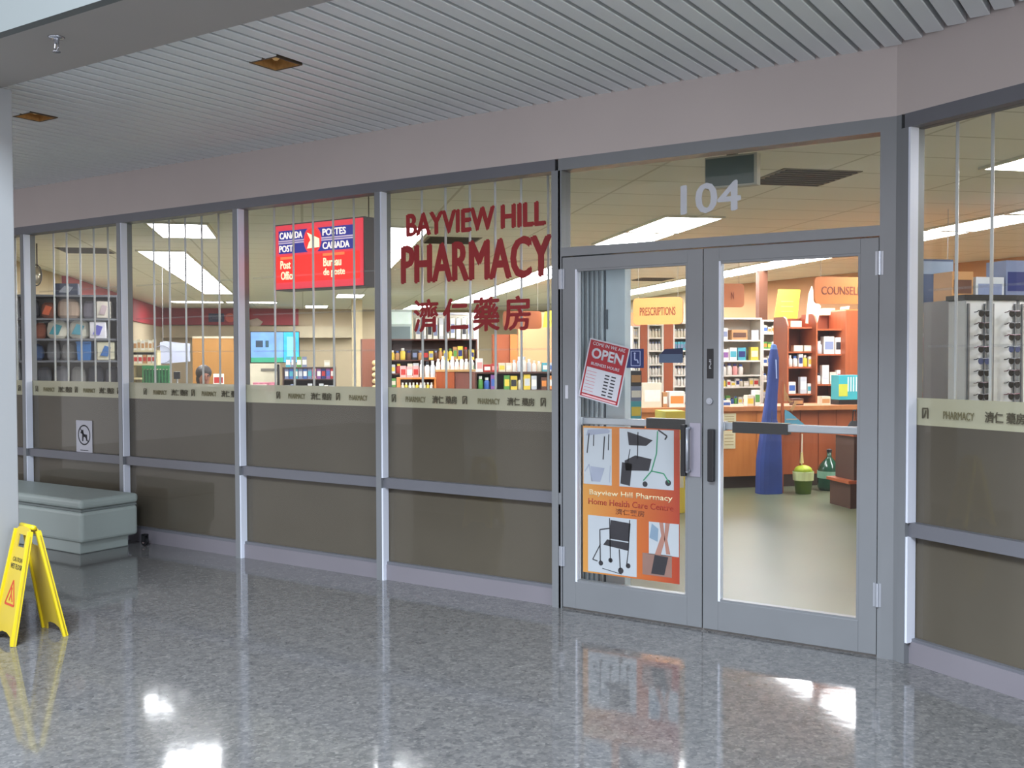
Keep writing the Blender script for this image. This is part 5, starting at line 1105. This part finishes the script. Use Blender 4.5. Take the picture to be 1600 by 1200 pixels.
body = [sp(0, 0, .52, .15, .11), sp(0, .01, .72, .125, .09), sp(0, .0, .92, .15, .1), sp(0, -.01, 1.0, .07, .06), sp(0, -.02, 1.06, .052), sp(0, -.03, 1.12, .075, .085), sp(0, -.03, 1.21, .078, .092), sp(0, -.025, 1.27, .05, .06),
        sp(-.17, 0, .95, .055), sp(-.21, -.02, .74, .042), sp(-.16, -.22, .66, .034), sp(-.14, -.29, .67, .026),
        sp(.17, 0, .95, .055), sp(.21, -.02, .74, .042), sp(.16, -.22, .66, .034), sp(.14, -.29, .67, .026),
        sp(-.1, -.05, .5, .085), sp(-.12, -.42, .5, .06), sp(-.12, -.40, .28, .045), sp(-.12, -.40, .08, .035), sp(-.12, -.5, .045, .03),
        sp(.1, -.05, .5, .085), sp(.12, -.42, .5, .06), sp(.12, -.40, .28, .045), sp(.12, -.40, .08, .035), sp(.12, -.5, .045, .03)]
ed = [(0, 1), (1, 2), (2, 3), (3, 4), (4, 5), (5, 6), (6, 7), (2, 8), (8, 9), (9, 10), (10, 11), (2, 12), (12, 13), (13, 14), (14, 15), (0, 16), (16, 17), (17, 18), (18, 19), (19, 20), (0, 21), (21, 22), (22, 23), (23, 24), (24, 25)]
skin('body', body, ed, SK_, t)
top = [sp(0, 0, .54, .17, .125), sp(0, .01, .72, .14, .105), sp(0, 0, .92, .165, .115), sp(0, -.01, .99, .085, .075), sp(-.17, 0, .95, .066), sp(-.21, -.02, .74, .054), sp(-.17, -.18, .67, .045), sp(.17, 0, .95, .066), sp(.21, -.02, .74, .054), sp(.17, -.18, .67, .045)]
skin('jacket', top, [(0, 1), (1, 2), (2, 3), (2, 4), (4, 5), (5, 6), (2, 7), (7, 8), (8, 9)], TOP, t)
skin('trousers', [sp(0, 0, .5, .165, .13), sp(-.1, -.06, .5, .097), sp(-.12, -.42, .5, .073), sp(-.12, -.40, .28, .058), sp(-.12, -.40, .12, .05), sp(.1, -.06, .5, .097), sp(.12, -.42, .5, .073), sp(.12, -.40, .28, .058), sp(.12, -.40, .12, .05)], [(0, 1), (1, 2), (2, 3), (3, 4), (0, 5), (5, 6), (6, 7), (7, 8)], TRO_, t)
HR = mat('#231c1a', .6, 0, .2, 30, bump=.3)
m = MB(); m.ball((0, .005, 1.225+H0), .105, 12, (1, 1.05, 1.0)); m.ball((0, .055, 1.14+H0), .085, 12, (1.05, .7, 1.3)); o = m.build('hair', HR, t, smooth=True)
for q in (-1, 1):
    MB().ball((q*.032, -.112, 1.185+H0), .012, 8).build('eye', mat('#1a1412', .3), t, smooth=True)
    for f in range(5):
        fx_, fl = q*(.165-.018*f), (.05, .07, .078, .072, .058)[f]
        MB().tube([(fx_, -.29, .668+H0), (fx_, -.29-fl*.6, .662+H0), (fx_-q*.002, -.29-fl, .65+H0)], .009, 8).build('finger' if f else 'thumb', SK_, t, smooth=True)
MB().prism([(-.012, 1.155+H0), (.012, 1.155+H0), (.006, 1.185+H0), (-.006, 1.185+H0)], -.135, -.1).build('nose', SK_, t); MB().ball((0, -.113, 1.13+H0), .018, 8, (1.2, .4, .4)).build('mouth', mat('#6e3a34', .5), t)
t = thing('stool', 'round grey stool under the person behind the counter', 'stool', loc_of(pu, SPN, .004, E45), E45); hs_ = .50+H0-.13
MB().lathe([(.001, hs_-.05), (.16, hs_-.05), (.17, hs_-.02), (.16, hs_), (.001, hs_)], 20, None, 0, .02).build('seat', TOP, t)
for a_ in (45, 135, 225, 315): MB().cyl((.1*math.cos(R(a_)), .02+.1*math.sin(R(a_)), hs_-.05), (.17*math.cos(R(a_)), .02+.17*math.sin(R(a_)), 0), .012, 8).build('leg', ALU, t)

# --- first bay: display of bags and cushions
SD1 = 11.7
def z1(y): return zpx(y, SD1, 110)
ud0, ud1 = upx(24, SD1), upx(186, SD1)
lv1 = [z1(604), z1(563), z1(529), z1(497), z1(461)]
unit('gondola', 'grey display gondola of bags and soft goods in the first bay over the bench', 'shelving', ud0, ud1, SD1+.02, .42, z1(461), lv1[:4], mat('#6c6e74', .6), mat('#8f8a80', .6))
def soft(px0, px1, zb_, py0, label, col, name, cat, shape='cushion', col2=None, dp=.2):
    u0_, u1_ = upx(px0, SD1), upx(px1, SD1); w_ = u1_-u0_; h_ = (z1(py0)-zb_)*.93; t = thing(name, label, cat, loc_of((u0_+u1_)/2, SD1+.05, zb_, E45), E45)
    if shape == 'cushion': taper('body', [(0, -w_*.35, w_*.35), (h_*.15, -w_*.48, w_*.48), (h_*.5, -w_*.5, w_*.5), (h_*.85, -w_*.44, w_*.44), (h_, -w_*.25, w_*.25)], mat(col, .75, 0, .08, 6, bump=.3), t, min(.6, dp/w_)).location.y = dp*.5
    elif shape == 'basket':
        MB().prism([(-w_*.42, 0), (w_*.42, 0), (w_*.5, h_), (-w_*.5, h_)], 0, dp).build('body', mat(col, .5), t); MB().box(-w_*.52, w_*.52, -.01, dp+.01, h_*.9, h_).build('rim', mat(col2 or col, .5), t)
    else:
        MB().box(-w_/2, w_/2, 0, dp, 0, h_).build('body', mat(col, .6), t, bevel=.01)
    if col2 and shape != 'basket': MB().prism([(-w_*.3, h_*.25), (w_*.1, h_*.2), (w_*.3, h_*.7), (-w_*.05, h_*.8)], -.012 if shape != 'cushion' else dp*.5-w_*min(.6, dp/w_)*.5-.012, 0).build('print', mat(col2, .6), t)
    return t
soft(84, 122, lv1[4], 441, 'dark navy box with silver side on top of the gondola', '#30384e', 'dark_box', 'box', 'box', '#8a8d96')
soft(26, 58, lv1[3], 463, 'dark travel bag at the left top of the first bay display', '#2c2d36', 'travel_bag', 'bag')
soft(60, 84, lv1[3], 470, 'orange brown and black soft bag beside the dark travel bag', '#7a4a38', 'soft_bag', 'bag', 'cushion', '#c8603a')
soft(86, 122, lv1[3], 464, 'brown pink bundled pillow under the dark navy box', '#a8917e', 'pillow', 'pillow')
soft(126, 148, lv1[3], 467, 'small grey mottled bag on the upper shelf, first bay', '#77727c', 'grey_bag', 'bag')
soft(150, 172, lv1[3], 468, 'cream pack at the right end of the upper shelf, first bay', '#d2cabc', 'cream_pack', 'pack', 'box', '#b7a4a8')
soft(27, 48, lv1[2], 500, 'black grey holdall at the left of the middle shelf, first bay', '#3b3a42', 'holdall', 'bag')
soft(50, 68, lv1[2], 502, 'rust orange soft roll on the middle shelf, first bay', '#8a4c34', 'soft_roll', 'roll')
soft(69, 102, lv1[2], 498, 'white and teal cushion, left one of two on the middle shelf', '#d9d3c2', 'cushion', 'cushion', 'cushion', '#3f8a96')
soft(104, 137, lv1[2], 498, 'white and teal cushion, right one of two on the middle shelf', '#ddd6c6', 'cushion', 'cushion', 'cushion', '#4b93a4')
soft(139, 165, lv1[2], 500, 'white pack with purple print on the middle shelf, first bay', '#e0dde2', 'white_pack', 'pack', 'box', '#5a5bb0')
soft(28, 64, lv1[1], 535, 'navy folded blanket at the left of the lower shelf, first bay', '#2b4468', 'folded_blanket', 'blanket')
soft(68, 90, lv1[1], 532, 'grey folded garment, left of two on the lower shelf, first bay', '#6e6e72', 'folded_garment', 'garment')
soft(92, 116, lv1[1], 534, 'grey folded garment, right of two on the lower shelf, first bay', '#787674', 'folded_garment', 'garment')
soft(118, 141, lv1[1], 531, 'bright blue basket on the lower shelf, first bay', '#2c68a8', 'blue_basket', 'basket', 'basket', '#235a94')
soft(150, 178, lv1[1], 532, 'cream box with a blue dot at the right of the lower shelf, first bay', '#d3cdb4', 'cream_box', 'box', 'box', '#3566a4')
for k, (a, b, col, nm) in enumerate(((28, 50, '#3a5672', 'blue grey'), (52, 76, '#54565c', 'dark grey'), (78, 104, '#74747a', 'mid grey'), (106, 130, '#8c8a88', 'light grey'), (133, 158, '#3d3e46', 'charcoal'), (160, 184, '#4c4a50', 'dark'))):
    soft(a, b, lv1[0], 569+2*(k % 2), '%s folded garment on the lowest visible shelf of the first bay, %s' % (nm, ('leftmost', 'second', 'third', 'fourth', 'fifth', 'rightmost')[k]), col, 'folded_garment', 'garment')['group'] = 'folded garments on the lowest shelf'
# round wall mirror
p = hit(57, 430, 12.6, E45); t = thing('round_mirror', 'round convex mirror with a dark ring high on the wall, far left', 'mirror', p, E45)
MB().ball((0, .02, 0), .10, 10, (.5, .3, 1)).build('mirror_glass', mat('#c9bfa8', .1, .6), t, smooth=True); m = MB(); m.tube([(.055*math.cos(R(a_)), 0, .12*math.sin(R(a_))) for a_ in range(0, 361, 24)], .008, 6); m.build('ring', mat('#4e4a48', .5), t)
MB().cyl((0, .03, .08), (0, .03, 2.85-p.z), .008, 8).build('hanger', mat('#4e4a48', .5), t)
